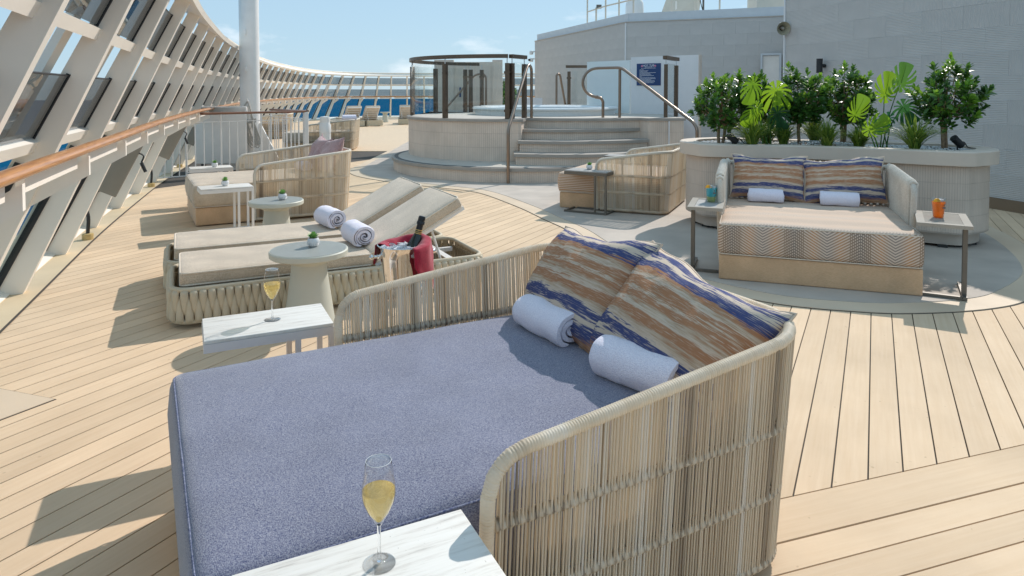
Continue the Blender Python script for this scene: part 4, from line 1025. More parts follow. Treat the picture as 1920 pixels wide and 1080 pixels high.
# panels behind and beside the tub
t = thing('beige_partition', 'beige partition with pilasters behind the tub balustrade', 'partition', (-1.08, 16.95, PZ+0.004))
mb = MB(); mb.box((0.0, 0, 0.60), (1.66, 0.05, 1.20)); mb.build('panel', BEIGEPART, t)
mb = MB(); mb.box((-0.60, 0, 0.625), (0.48, 0.12, 1.25)); mb.build('pilaster', BEIGEPART, t)
mb = MB(); mb.box((0.72, 0, 0.625), (0.25, 0.12, 1.25)); mb.build('pilaster', BEIGEPART, t)
mb = MB(); mb.box((-0.20, -0.075, 0.45), (0.04, 0.02, 0.24)); mb.build('notice', SIGNBLUE, t)
t = thing('frosted_panel', 'pale frosted glass panel behind the looped handrail', 'glass panel', (1.70, 15.5, PZ+0.004), math.atan2(-0.9, 0.84))
mb = MB(); mb.box((0.60, 0.02, 0.57), (1.20, 0.04, 1.14)); mb.build('glass', FROST, t)
t = thing('privacy_screen', 'white screen panel carrying the blue notice', 'panel', (2.54, 14.6, 0), math.atan2(-1.0, 1.18))
mb = MB(); mb.box((0.77, 0.04, 1.09), (1.54, 0.09, 2.17)); mb.build('panel', PANELW, t)
mb = MB(); mb.box((1.551, 0.04, 1.09), (0.02, 0.11, 2.17)); mb.build('edge_strip', BEIGEPART, t)
# notice: blue plate with printed lines
sp = Vector((2.54, 14.6, 0)); sd = Vector((1.18, -1.0, 0)).normalized(); sn = Vector((-sd.y, sd.x, 0))*-1
if sn.y > 0: sn = -sn
sc_ = sp+sd*0.43+sn*0.012
sg = thing('hot_tub_sign', 'dark blue notice board headed HOT TUB on the white panel', 'sign', (sc_.x, sc_.y, 1.80), math.atan2(sd.y, sd.x))
SW, SH = 0.56, 0.46
mb = MB(); mb.box((0, 0, 0), (SW, 0.014, SH)); mb.build('sign_board', SIGNBLUE, sg)
def text_obj(name, body, size, m, par, loc, align='CENTER', rz=0.0, ext=0.0008):
    cu = bpy.data.curves.new(name, 'FONT'); cu.body = body; cu.size = size; cu.align_x = align; cu.align_y = 'CENTER'; cu.extrude = ext
    tmp = bpy.data.objects.new(name+'_tmp', cu); COL.objects.link(tmp)
    bpy.context.view_layer.update()
    me = bpy.data.meshes.new_from_object(tmp.evaluated_get(bpy.context.evaluated_depsgraph_get()))
    bpy.data.objects.remove(tmp); bpy.data.curves.remove(cu)
    me.materials.clear(); me.materials.append(m)
    return link(name, me, par, loc, (math.pi/2, 0, rz))
text_obj('heading', 'HOT TUB', 0.062, SIGNWHITE, sg, (0.0, -0.0085, 0.185))
lr = random.Random(5)
lines = [(0.155, 0.0, 0.17, 1), (0.132, 0.0, 0.34, 1)] + [(0.10-0.021*k, -0.21, w_, 0) for k, w_ in enumerate([0.10, 0.21, 0.18, 0.38, 0.25, 0.28, 0.34, 0.05, 0.37, 0.38, 0.27, 0.35, 0.36, 0.33, 0.15])]
tm = MB()
for (z, x, w_, ctr) in lines:
    x0 = x-w_/2 if ctr else x
    xx = x0
    while xx < x0+w_:
        ww = lr.uniform(0.012, 0.035); ww = min(ww, x0+w_-xx)
        tm.box((xx+ww/2, -0.0083, z), (ww, 0.0012, 0.0075)); xx += ww+0.006
stuff(tm.build('small_print', SIGNWHITE, sg))
for x in (-0.155, 0.155):
    mb = MB(); mb.lathe([(0.022, 0.0), (0.022, 0.0012), (0.0, 0.0012)], 12, (x, -0.0072, 0.178), M=Matrix.Rotation(R(90), 3, 'X')); mb.build('round_mark', SIGNPINK, sg)

# far shrub and cabinet seen between the posts
mb = MB(); mb.box((0.55, 21.0, 0.62), (0.75, 0.5, 1.24)); tag(mb.build('white_cabinet', PANELW), 'low white cabinet far behind the tub rim', 'cabinet')

# ------------------------------------------------------------------ woven daybeds
def nz3(p, s, seed=0.0): return noise.noise(Vector((p[0]*s+seed, p[1]*s+seed*0.7, p[2]*s-seed)))
def daybed(label, loc, rz, hw=0.62, L=1.06, zf=0.63, zb=0.745, over=0.60, mw=0.585, mat_top=TAUPE, pipe=PIPING, ztop=0.45, style='cord', pitch=0.0088, fine=False, group=None, rc=0.17, flare=0.05, seed=1, cat='daybed'):
    t = thing('daybed', label, cat, loc, rz, group)
    lr = random.Random(seed)
    # plan path of the surround, front end of the left arm -> back -> right arm
    P_ = [Vector((-L, hw, 0))]
    for k in range(9):
        a = R(90)-R(90)*k/8; P_.append(Vector((-rc+rc*math.cos(a), hw-rc+rc*math.sin(a), 0)))
    for k in range(9):
        a = -R(90)*k/8; P_.append(Vector((-rc+rc*math.cos(a), -hw+rc+rc*math.sin(a), 0)))
    P_.append(Vector((-L, -hw, 0)))
    cm = [0.0]
    for i in range(1, len(P_)): cm.append(cm[-1]+(P_[i]-P_[i-1]).length)
    TOT = cm[-1]
    def plan(s):
        s = max(0.0, min(TOT-1e-6, s)); i = next(k for k in range(1, len(cm)) if cm[k] > s)
        u = (s-cm[i-1])/(cm[i]-cm[i-1]); p = P_[i-1].lerp(P_[i], u)
        a_, b_ = plan0(s-0.02), plan0(s+0.02); T = (b_-a_).normalized()
        return p, Vector((-T.y, T.x, 0))
    def plan0(s):
        s = max(0.0, min(TOT-1e-6, s)); i = next(k for k in range(1, len(cm)) if cm[k] > s)
        return P_[i-1].lerp(P_[i], (s-cm[i-1])/(cm[i]-cm[i-1]))
    rf = 0.09
    def ztop_at(s):
        x = plan0(s).x; z = zf+(zb-zf)*min(1.0, (x+L)/(L-0.05))
        e = min(s, TOT-s)
        if e < rf: z = z-rf+math.sqrt(max(0.0, rf*rf-(rf-e)**2))
        return z
    def P3(s, z, off=0.0):
        p, n_ = plan(s); return p+n_*(flare*z/zb+off)+Vector((0, 0, z))
    rr_ = 0.0185 if style == 'cord' else 0.022
    # frame: up, along and down
    path = [P3(0.0, z) for z in (0.035, 0.15, 0.30, 0.42, zf-rf-0.02)]
    s = 0.0
    while s < TOT: path.append(P3(s, ztop_at(s))); s += (0.02 if min(s, TOT-s) < rf else 0.04)
    path.append(P3(TOT, ztop_at(TOT)))
    path += [P3(TOT, z) for z in (zf-rf-0.02, 0.42, 0.30, 0.15, 0.035)]
    if fine:
        sm = catmull(path, 1); dense = []
        for i in range(len(sm)-1):
            a_, b_ = sm[i], sm[i+1]; m_ = max(1, int((b_-a_).length/0.0019))
            dense += [a_.lerp(b_, j/m_) for j in range(m_)]
        rads, ti = [], []; acc = 0.0; cur = 0.6; lastw = -1
        for i, p in enumerate(dense):
            if i: acc += (p-dense[i-1]).length
            w_ = int(acc/0.0076)
            if w_ != lastw:
                lastw = w_; cur = 0.66+0.30*noise.noise(Vector((w_*0.075, seed, 0)))+lr.uniform(-0.08, 0.08)
            rads.append(rr_-0.003+0.003*abs(math.sin(math.pi*acc/0.0076))**0.6); ti.append(min(1, max(0, cur)))
        mb = MB(); mb.tube(dense, rads, 10, tint=ti); mb.build('top_frame', WRAP if False else CORD, t, 80)
    else:
        ti = [min(1, max(0, 0.72+0.25*noise.noise(Vector((i*0.35, seed, 0))))) for i in range(len(path))]
        mb = MB(); mb.tube(path, rr_, 8, tint=ti); mb.build('top_frame', WRAP if style == 'cord' else STRAPC, t, 70)
    if style == 'cord':
        for zz, r_ in ((0.045, 0.019), (0.255, 0.0175), (0.455, 0.0175)):
            q = []; ti = []; s = 0.015; st_ = 0.006 if fine else 0.05
            rads = []; acc = 0
            while s < TOT-0.015:
                wob = 0.009*noise.noise(Vector((s*4, zz*9, seed))) if zz > 0.1 else 0
                q.append(P3(s, zz+wob)); ti.append(0.45+0.25*noise.noise(Vector((s*30, seed, zz)))+(0.26 if int(s/0.012) % 2 else -0.28)*(1 if fine else 0))
                rads.append(r_*(1.0 if int(s/0.006) % 2 else 0.86) if fine else r_); s += st_
            mb = MB(); mb.tube(q, rads, 7, tint=ti); mb.build('mid_rail' if zz > 0.1 else 'bottom_rail', CORD, t, 70)
        # posts behind the cords
        for s in [0.32, 0.66, 1.0] + [TOT-0.32, TOT-0.66, TOT-1.0] + [TOT/2-0.3, TOT/2+0.3]:
            mb = MB(); mb.tube([P3(s, 0.04), P3(s, 0.25), P3(s, ztop_at(s)-0.005)], 0.0085, 6, tint=0.35); mb.build('post', CORD, t, 60)
        cm_ = MB(); s = 0.022; k = 0
        while s < TOT-0.02:
            base_t = 0.72 + 0.40*noise.noise(Vector((s*5.5, seed*1.7, 0.3))) + 0.45*noise.noise(Vector((s*21, seed, 4.0)))
            zt = ztop_at(s)-0.006
            for off, jit in ((0.0125, 0.0), (-0.0125, 0.5)):
                ss = s+pitch*jit+lr.uniform(-0.0012, 0.0012); tv = min(1.0, max(0.0, base_t+lr.uniform(-0.16, 0.16)))
                s2 = ss+lr.uniform(-0.002, 0.002)
                pts_ = [P3(ss, 0.045, off), P3((ss+s2)/2, 0.27, off*(1.0 if k % 2 else 0.9)), P3(s2, 0.46, off), P3(s2, zt, off)]
                cm_.tube(pts_, 0.0031, 4 if not fine else 5, caps=False, tint=tv)
            s += pitch; k += 1
        stuff(cm_.build('cord_panel', CORD, t, 80))
    else:
        cm_ = MB(); s = 0.03
        while s < TOT-0.02:
            zt = ztop_at(s)
            c_ = [P3(s, 0.05, 0.012), P3(s, 0.3, 0.014), P3(s, zt-0.03, 0.020), P3(s, zt+0.012, 0.022), P3(s, zt+0.026, 0.0), P3(s, zt+0.010, -0.022), P3(s, zt-0.03, -0.020), P3(s, 0.3, -0.014), P3(s, 0.05, -0.012)]
            cm_.tube(catmull(c_, 2), 0.0145, 7, caps=False)
            s += 0.050
        stuff(cm_.build('strap_panel', STRAPC, t, 60))
        mb = MB(); mb.tube([P3(s_*0.05+0.01, 0.05) for s_ in range(int((TOT-0.02)/0.05))], 0.012, 6); mb.build('bottom_rail', STRAPC, t, 60)
    # plinth and mattress
    mx0, mx1 = -L-over, -0.045
    z0 = 0.205
    rounded(mx1-mx0-0.03, 2*mw-(0.012 if style == 'strap' else 0.04), z0-0.016, 0.012, 0.4, c=((mx0+mx1)/2, 0, 0.012)).build('plinth', PLANKBASE, t, 50)
    gl = MB()
    for x in (mx0+0.15, mx1-0.15):
        for y in (-mw+0.12, mw-0.12): gl.box((x, y, 0.006), (0.06, 0.06, 0.012))
    gl.build('glide', BLACK, t)
    sx_, sy_, sz_ = mx1-mx0, 2*mw, ztop-z0
    def fn(p):
        u, v = p.x/(sx_/2), p.y/(sy_/2); f = max(0.0, (1-u**6)*(1-v**6)); top = p.z/sz_
        p.z += (0.010*f + 0.008*nz3(p, 2.6, seed) + 0.003*nz3(p, 8.0, seed))*max(0.0, top)
        side = (1-abs(2*top-1))*(0.003 if style == 'strap' else 0.012)
        p.x += side*(1 if u > 0 else -1)*(abs(u) > 0.9); p.y += side*(1 if v > 0 else -1)*(abs(v) > 0.9)
        return p
    mm_ = rounded(sx_, sy_, sz_, 0.042, 0.045, fn, c=((mx0+mx1)/2, 0, z0)).build('mattress', mat_top, t, 180)
    # seams round the top and bottom edges of the mattress
    for zz in (ztop-0.012, z0+0.006):
        q = []; h1, h2, r0 = sx_/2-0.004, sy_/2-0.004, 0.045
        for cx_, cy_, a0 in ((h1-r0, h2-r0, 0), (-h1+r0, h2-r0, 90), (-h1+r0, -h2+r0, 180), (h1-r0, -h2+r0, 270)):
            for k in range(6):
                a = R(a0+90*k/5); q.append(Vector((cx_+r0*math.cos(a), cy_+r0*math.sin(a), zz-z0+0.002*noise.noise(Vector((k, a0, seed))))))
        if zz > 0.3: q = [p*0.995+Vector((0, 0, 0.001)) for p in q]
        mb = MB(); mb.tube(q, 0.0036, 6, closed=True); mb.build('piping', pipe, t, 60, ((mx0+mx1)/2, 0, z0))
    return t

def pillow(label, M, w, h, d, m, seed=1, group=None, n=26, sag=0.0, cat='pillow'):
    """M places it: local x = width, z = height, y = thickness"""
    mb = MB(); top, botm = [], []
    ids = {}
    vs_, uvs = [], []
    def surf(u, v, side):
        # u,v in -1..1; corners pulled to points, edges a little hollow
        x = u*w/2*(1-0.10*(1-v*v)*abs(u)**3+0.014*math.sin(v*5+seed)*abs(u)**4); z = v*h/2*(1-0.13*(1-u*u)*abs(v)**3+0.018*math.sin(u*5+seed*2)*abs(v)**4)
        f = max(0.0, (1-abs(u)**2.3)*(1-abs(v)**2.1))**0.6
        th = d/2*f
        wr = 0.0
        e = max(abs(u), abs(v))
        rad = math.atan2(v, u)
        wr += 0.020*noise.noise(Vector((u*1.8+seed, v*1.8, side)))*f
        wr += 0.021*noise.noise(Vector((u*8+v*1.5+seed, v*1.6, 3+side)))*f*max(0, v*0.75+0.35)
        wr -= 0.020*max(0.0, 1-abs(u*1.0+v*0.8+0.2*math.sin(v*4+seed))/0.10)*f*(0.5+0.5*math.sin(seed*3))
        wr += 0.012*math.sin(rad*26+seed+2*math.sin(rad*5))*max(0.0, e-0.55)*f
        z -= 0.016*(1+math.sin(u*2.1+seed*1.3))*max(0.0, v)**2 - 0.006*math.sin(u*9+seed)*max(0.0, v)**3
        y = side*(th+wr)
        z -= sag*(1-u*u)*0.5*(1+v)
        return Vector((x, y, z))
    for side in (1, -1):
        for i in range(n+1):
            for j in range(n+1):
                u, v = -math.cos(math.pi*i/n), -math.cos(math.pi*j/n)
                u = 0.55*u+0.45*(-1+2*i/n); v = 0.55*v+0.45*(-1+2*j/n)
                if i in (0, n) or j in (0, n): key = (i, j, 0)
                else: key = (i, j, side)
                if key not in ids: ids[key] = len(vs_); vs_.append(surf(u, v, side)); uvs.append(((u+1)/2, (v+1)/2))
    fs = []
    for side in (1, -1):
        for i in range(n):
            for j in range(n):
                q = [ids.get((a, b, 0), ids.get((a, b, side))) for a, b in ((i, j), (i+1, j), (i+1, j+1), (i, j+1))]
                fs.append(tuple(q) if side < 0 else tuple(reversed(q)))
    mb.add(vs_, fs, 0.5, uvs)
    o = mb.build('pillow', m, None, 180); o.matrix_world = M
    tag(o, label, cat, group)
    q = []
    for i in range(n): q.append(vs_[ids[(i, 0, 0)]])
    for j in range(n): q.append(vs_[ids[(n, j, 0)]])
    for i in range(n, 0, -1): q.append(vs_[ids[(i, n, 0)]])
    for j in range(n, 0, -1): q.append(vs_[ids[(0, j, 0)]])
    mp_ = MB(); mp_.tube(q, 0.0045, 6, closed=True); mp_.build('welt', m, o, 60)
    return o

def towel(label, loc, rz, length=0.30, rad=0.072, flat=0.88, group=None, marks=False, seed=0, turns=2.7, tilt=0.0):
    """rolled terry towel lying along local x, spiral showing at both ends"""
    o = None; mb = MB()
    n = 120; th = 0.87*(rad-0.007)/turns
    prof = []
    for i in range(n+1):
        a = turns*2*math.pi*i/n; r_ = 0.006+(rad-0.006)*(i/n)**0.8
        prof.append((r_*math.cos(a), r_*math.sin(a)))
    m_ = 18; vs_ = []; fs = []
    def sh(x, r_, a):
        e = abs(x)/(length/2)
        yy, zz = r_*math.cos(a), r_*math.sin(a)
        if zz < -rad*0.72: zz = -rad*0.72+(zz+rad*0.72)*0.25
        k = 0.0035*noise.noise(Vector((x*14+seed, yy*22, zz*22)))+0.0012*noise.noise(Vector((x*90+seed, yy*90, zz*90)))
        return Vector((x, yy*1.06+k, zz*flat+k))
    def ring(inner):
        out = []
        for i in range(n+1):
            a = turns*2*math.pi*i/n; r_ = 0.007+(rad-0.007)*(i/n)**0.85
            out.append((max(0.002, r_-(th if inner else 0)), a))
        return out
    O, I = ring(False), ring(True)
    xs = [-length/2+length*k/m_ for k in range(m_+1)]
    lr = random.Random(seed)
    woff = [0.006*math.sin(i*0.11+seed)+0.004*noise.noise(Vector((i*0.1, seed, 0))) for i in range(n+1)]
    for k, x in enumerate(xs):
        for (r_, a), w_ in zip(O, woff):
            e = 1 if k == m_ else (-1 if k == 0 else 0)
            rr = r_-(0.004 if e else 0.0)-0.0*rr_off(k, m_)
            vs_.append(sh(x+w_*(x/(length/2)), rr, a))
    b0 = len(vs_)
    for k in (0, m_):
        for (r_, a), w_ in zip(I, woff): vs_.append(sh(xs[k]+w_*(xs[k]/(length/2)), r_+0.003, a))
    N1 = n+1
    for k in range(m_):
        for i in range(n): fs.append((k*N1+i, (k+1)*N1+i, (k+1)*N1+i+1, k*N1+i+1))
    for e, k in ((0, 0), (1, m_)):
        for i in range(n):
            q = (k*N1+i, k*N1+i+1, b0+e*N1+i+1, b0+e*N1+i); fs.append(q if e else tuple(reversed(q)))
    # inner faces of the roll going a little way in, so the gaps read dark
    b1 = len(vs_)
    for k in (0, m_):
        sg_ = 1 if k == 0 else -1
        for (r_, a) in I: vs_.append(sh(xs[k]+sg_*0.018, r_+0.003, a))
    for e in (0, 1):
        for i in range(n):
            q = (b0+e*N1+i, b0+e*N1+i+1, b1+e*N1+i+1, b1+e*N1+i); fs.append(q if e else tuple(reversed(q)))
    mb.add(vs_, fs)
    o = mb.build('rolled_towel', TOWEL, None, 70, loc, (0, tilt, rz))
    tag(o, label, 'towel', group)
    if marks:  # dark lines painting the shadow gaps between the turns of the roll
        for e in (1, -1):
            for turn, a0, a1 in ((1.45, 20, 150), (2.25, 40, 130), (0.7, -120, 40)):
                q = []
                for k in range(13):
                    a = turn*2*math.pi+R(a0+(a1-a0)*k/12); i = a/(turns*2*math.pi)*n
                    if 0 <= i <= n:
                        r_ = 0.007+(rad-0.007)*(i/n)**0.85-th*0.5
                        q.append(sh(e*(length/2+0.004), r_, a))
                if len(q) > 2: mp_ = MB(); mp_.tube(q, 0.0022, 5); mp_.build('gap_shade_line', TOWELDK, o, 60)
    return o
def rr_off(k, m_): return 0.0

def frame_M(loc, rz, lean, roll=0.0, flip=0.0):
    return Matrix.Translation(loc) @ Matrix.Rotation(rz, 4, 'Z') @ Matrix.Rotation(lean, 4, 'X') @ Matrix.Rotation(roll, 4, 'Y')
def in_bed(o_loc, rz, x, y, z):
    c_, s_ = math.cos(rz), math.sin(rz); return Vector((o_loc[0]+c_*x-s_*y, o_loc[1]+s_*x+c_*y, z))

# foreground blue daybed
FB, FA = (0.565, 2.62, 0), R(28.4)
daybed('foreground woven cord daybed with a denim blue mattress and striped pillows', FB, FA, hw=0.64, L=1.07, over=0.605, mw=0.585, mat_top=BLUE, pipe=PIPEB, ztop=0.475, pitch=0.0098, fine=True, seed=3, zf=0.615, zb=0.73)
# pillows: face looks towards the foot of the bed (-x local); width along bed y
pillow('navy rust and cream striped pillow at the far side of the blue daybed', frame_M(in_bed(FB, FA, -0.155, 0.285, 0.655), FA-R(90)-R(4), R(-35), R(-3)), 0.68, 0.50, 0.28, IKAT1, 2, 'striped pillows on the blue daybed')
pillow('navy rust and cream striped pillow nearest the camera on the blue daybed', frame_M(in_bed(FB, FA, -0.145, -0.275, 0.63), FA-R(90)+R(7), R(-39), R(9)), 0.68, 0.50, 0.28, IKAT2, 5, 'striped pillows on the blue daybed')
towel('white rolled towel at the far side of the blue daybed, curled end facing right', in_bed(FB, FA, -0.335, 0.255, 0.545), FA-R(90)+R(4), 0.30, 0.082, 0.9, 'towels on the blue daybed', seed=2)
towel('white rolled towel nearest the camera on the blue daybed', in_bed(FB, FA, -0.315, -0.285, 0.545), FA-R(90)+R(14), 0.30, 0.084, 0.9, 'towels on the blue daybed', seed=9)

# rear taupe daybed, middle daybed, far daybed
RB, RA_ = (-2.215, 8.53, 0), R(29.4)
daybed('taupe woven daybed with pink pillows, left of the sun loungers', RB, RA_, seed=8, hw=0.63, pitch=0.0105)
for k, (y, lab) in enumerate(((0.26, 'dusty pink pillow at the far side of the taupe daybed'), (-0.24, 'dusty pink pillow at the near side of the taupe daybed'))):
    pillow(lab, frame_M(in_bed(RB, RA_, -0.13, y, 0.675), RA_-R(90), R(-26), R(-5 if k else 4)), 0.58, 0.46, 0.2, PINK, 11+k, 'pink pillows on the taupe daybed')
towel('white rolled towel below the pink pillows on the taupe daybed', in_bed(RB, RA_, -0.36, 0.12, 0.525), RA_-R(85), 0.30, 0.078, 0.9, seed=4)
MBD, MA = (2.04, 8.43, 0), R(-24.3)
daybed('patterned woven daybed half hidden behind the left end of the planter', MBD, MA, seed=12, hw=0.66, L=0.82, over=0.52, mat_top=CHEV, mw=0.61, pitch=0.0105, rc=0.12)
FAR = (-3.95, 17.2, 0)
daybed('distant woven daybed beyond the hatch railing, towel on its back rail', FAR, R(6), seed=20, pitch=0.016)
towel('rolled striped towel on the back rail of the distant daybed', (-4.0, 16.75, 0.80), R(20), 0.34, 0.09, 0.9, seed=6)
daybed('farthest woven daybed with a navy mattress near the windscreen', (-7.0, 21.5, 0), R(12), seed=23, pitch=0.02, mat_top=NAVY)
pillow('pink pillow on the navy daybed near the windscreen', frame_M((-7.1, 21.5, 0.69), R(-78), R(-24)), 0.55, 0.44, 0.2, PINK, 15, n=12)

# patterned two seat daybed before the planter
u_ = Vector((0.332, 0.943, 0)).normalized(); EA = math.atan2(u_.y, u_.x)
EB = (2.70, 6.29, 0)
daybed('patterned double daybed with strap sides standing before the planter', EB, EA, hw=0.685, L=0.98, zf=0.735, zb=0.77, over=0.44, mw=0.692, mat_top=CHEV, style='strap', flare=0.02, ztop=0.445, seed=31, rc=0.05)
pillow('wide striped pillow at the left of the patterned daybed', frame_M(in_bed(EB, EA, -0.13, 0.315, 0.665), EA-R(90), R(-20), R(2)), 0.66, 0.44, 0.19, IKAT3, 21, 'striped pillows before the planter')
pillow('wide striped pillow at the right of the patterned daybed', frame_M(in_bed(EB, EA, -0.13, -0.315, 0.66), EA-R(90), R(-20), R(-3)), 0.69, 0.44, 0.19, IKAT4, 22, 'striped pillows before the planter')
towel('white rolled towel before the left striped pillow of the patterned daybed', in_bed(EB, EA, -0.30, 0.335, 0.512), EA-R(90), 0.30, 0.075, 0.92, 'towels on the patterned daybed', seed=12)
towel('white rolled towel before the right striped pillow of the patterned daybed', in_bed(EB, EA, -0.30, -0.265, 0.512), EA-R(92), 0.30, 0.078, 0.92, 'towels on the patterned daybed', seed=15)

# ------------------------------------------------------------------ sun loungers
def strap_mesh(flip):
    """padded strap: broad at its bound end, narrowing where it passes behind its neighbours"""
    mb = MB(); H = 0.215; rows = 12; vs_ = []; fs = []
    for k in range(rows+1):
        u = k/rows
        wv = 0.0238 if u < 0.3 else 0.0238*(1-((u-0.3)/0.7)**1.4*0.80)
        if u < 0.10: wv *= 0.94
        z = (H*0.5-u*H*0.80) if not flip else (-H*0.5+u*H*0.80)
        y = -(0.010+0.012*math.sin(min(1, u*1.6+0.25)*math.pi*0.75)) + (0.022*(u > 0.7)*(u-0.7)/0.3)
        x = 0.004*(u-0.3)*(1 if not flip else -1)
        if u < 0.12: y += 0.028*(1-u/0.12)**2
        d = 0.010
        vs_ += [(x-wv, y+d*0.9, z), (x-wv*0.75, y-d*0.55, z), (x, y-d, z), (x+wv*0.75, y-d*0.55, z), (x+wv, y+d*0.9, z)]
    for k in range(rows):
        for i in range(4):
            q = (k*5+i, k*5+i+1, (k+1)*5+i+1, (k+1)*5+i); fs.append(q if flip else tuple(reversed(q)))
    mb.add(vs_, fs); return mb.mesh('strap', STRAPL, 60)
STRAP_UP, STRAP_DN = strap_mesh(False), strap_mesh(True)
def lounger(label, loc, rz, W=0.70, L=2.06, straps=True, group='sun loungers', ang=28, full=True):
    """origin at the near left corner, x along it, y to the far side"""
    t = thing('sun_lounger', label, 'sun lounger', loc, rz, group)
    rc = 0.11; zc, H = 0.138, 0.215
    P_ = []
    for cx_, cy_, a0 in ((L-rc, rc, -90), (L-rc, W-rc, 0), (rc, W-rc, 90), (rc, rc, 180)):
        for k in range(8): a = R(a0+90*k/7); P_.append(Vector((cx_+rc*math.cos(a), cy_+rc*math.sin(a), 0)))
    n = len(P_); cm = [0.0]
    for i in range(n): cm.append(cm[-1]+(P_[(i+1) % n]-P_[i]).length)
    for z, r_ in ((zc+H/2-0.006, 0.016), (zc-H/2+0.012, 0.016)):
        mb = MB(); mb.tube([p*1.0+Vector((0, 0, z)) for p in P_], r_, 8, closed=True); mb.build('base_rail', STRAPL, t, 60)
    if straps:
        cnt = int(cm[-1]/0.0505)
        for k in range(cnt):
            for up in (0, 1):
                s = (k+0.5*up)*cm[-1]/cnt; i = max(j for j in range(n) if cm[j] <= s); u = (s-cm[i])/max(1e-6, cm[i+1]-cm[i])
                p = P_[i].lerp(P_[(i+1) % n], u); T = (P_[(i+1) % n]-P_[i]).normalized()
                link('strap', STRAP_UP if not up else STRAP_DN, t, (p.x, p.y, zc), (0, 0, math.atan2(T.y, T.x)))
    else:
        mb = MB(); mb.add([(p.x+(p.x-L/2)*0.01, p.y+(p.y-W/2)*0.02, zc-H/2) for p in P_]+[(p.x+(p.x-L/2)*0.01, p.y+(p.y-W/2)*0.02, zc+H/2) for p in P_], [(i, (i+1) % n, n+(i+1) % n, n+i) for i in range(n)]); mb.build('woven_base', STRAPL, t, 60)
    for x in (0.22, L-0.22):
        for y in (0.09, W-0.09):
            mb = MB(); mb.box((x, y, 0.045), (0.05, 0.035, 0.09)); mb.build('foot', WHITE2, t)
    for y in (0.17, W-0.17):
        mb = MB(); mb.box((L/2, y, zc+0.05), (L-0.1, 0.03, 0.03)); mb.build('side_rail', WHITE2, t)
    for x in (0.3, 0.75, 1.15, 1.85): 
        mb = MB(); mb.box((x, W/2, zc+0.068), (0.05, W-0.12, 0.012)); mb.build('slat', WHITE2, t)
    # seat cushion and tilted back cushion
    hx, th = 1.25, 0.085
    def fn_for(lx):
        def fn(p):
            u, v = p.x/(lx/2), p.y/((W-0.08)/2); top = p.z/th
            p.z += (0.008*max(0.0, (1-u**4)*(1-v**4))+0.003*nz3(p, 5, loc[0])+0.0012*nz3(p, 16, loc[1]))*top
            return p
        return fn
    seat = rounded(hx-0.045, W-0.08, th, 0.026, 0.05, fn_for(hx), c=((hx+0.04)/2, W/2, 0.25)).build('seat_cushion', TAUPE, t, 180)
    def pipe(par, lx, ly, z, cx_, cy_):
        q = []; h1, h2, r0 = lx/2-0.004, ly/2-0.004, 0.035
        for x0, y0, a0 in ((h1-r0, h2-r0, 0), (-h1+r0, h2-r0, 90), (-h1+r0, -h2+r0, 180), (h1-r0, -h2+r0, 270)):
            for k in range(5): a = R(a0+90*k/4); q.append(Vector((cx_+x0+r0*math.cos(a), cy_+y0+r0*math.sin(a), z)))
        mb = MB(); mb.tube(q, 0.0062, 6, closed=True); mb.build('piping', PIPING, par, 60)
    pipe(seat, hx-0.045, W-0.08, 0.25+th-0.006, (hx+0.04)/2, W/2); pipe(seat, hx-0.045, W-0.08, 0.256, (hx+0.04)/2, W/2)
    bl = 0.745
    bk = rounded(bl, W-0.08, th, 0.026, 0.05, fn_for(bl), c=(bl/2, 0, 0)).build('back_cushion', TAUPE, t, 180, (hx+0.01, W/2, 0.258), (0, -R(ang), 0))
    pipe(bk, bl, W-0.08, th-0.006, bl/2, 0); pipe(bk, bl, W-0.08, 0.006, bl/2, 0)
    mb = MB()
    for y in (-W/2+0.07, W/2-0.07): mb.box((bl/2, y, -0.014), (bl, 0.03, 0.026))
    mb.box((bl-0.015, 0, -0.014), (0.03, W-0.17, 0.026))
    fr = mb.build('back_frame', WHITE2, t, None, (hx+0.01, W/2, 0.258), (0, -R(ang), 0))
    for k in range(6):
        mb = MB(); mb.box((0.08+k*0.125, 0, -0.010), (0.06, W-0.17, 0.01)); mb.build('back_slat', WHITE2, fr)
    for y in (0.14, W-0.14):
        mb = MB(); mb.tube([(hx+0.50*math.cos(R(ang)), y, 0.24+0.5*math.sin(R(ang))), (hx+0.52, y, 0.215)], 0.010, 6); mb.build('back_strut', WHITE2, t, 50)
    return t
LA = math.atan2(0.44, 0.897)
L1 = Vector((-2.055, 4.08, 0)); lv = Vector((-0.44, 0.897, 0)); lu = Vector((0.897, 0.44, 0))
lounger('taupe sun lounger with a strap woven base, nearest the round table', L1, LA)
L2 = L1+lv*0.745-lu*0.03
lounger('taupe sun lounger with a strap woven base, far one of the front pair', L2, LA)
towel('white rolled towel on the nearer front lounger, below its raised back', L1+lu*1.22+lv*0.36+Vector((0, 0, 0.418)), LA-R(86), 0.30, 0.092, 0.95, 'towels on the sun loungers', True, 3)
towel('white rolled towel on the farther front lounger, below its raised back', L2+lu*1.20+lv*0.36+Vector((0, 0, 0.418)), LA-R(80), 0.30, 0.092, 0.95, 'towels on the sun loungers', True, 8)
far1 = lounger('distant sun lounger near the windscreen with its back raised, left one', (-7.63, 29.3, 0), R(-60), straps=False, group='distant sun loungers', ang=46)
copy_tree(far1, None, (-6.95, 29.7, 0), R(-60), 'distant sun lounger near the windscreen with its back raised, right one')
copy_tree(far1, None, (-5.25, 31.5, 0), R(-80), 'distant sun lounger just left of the tub platform, slatted back towards the camera')

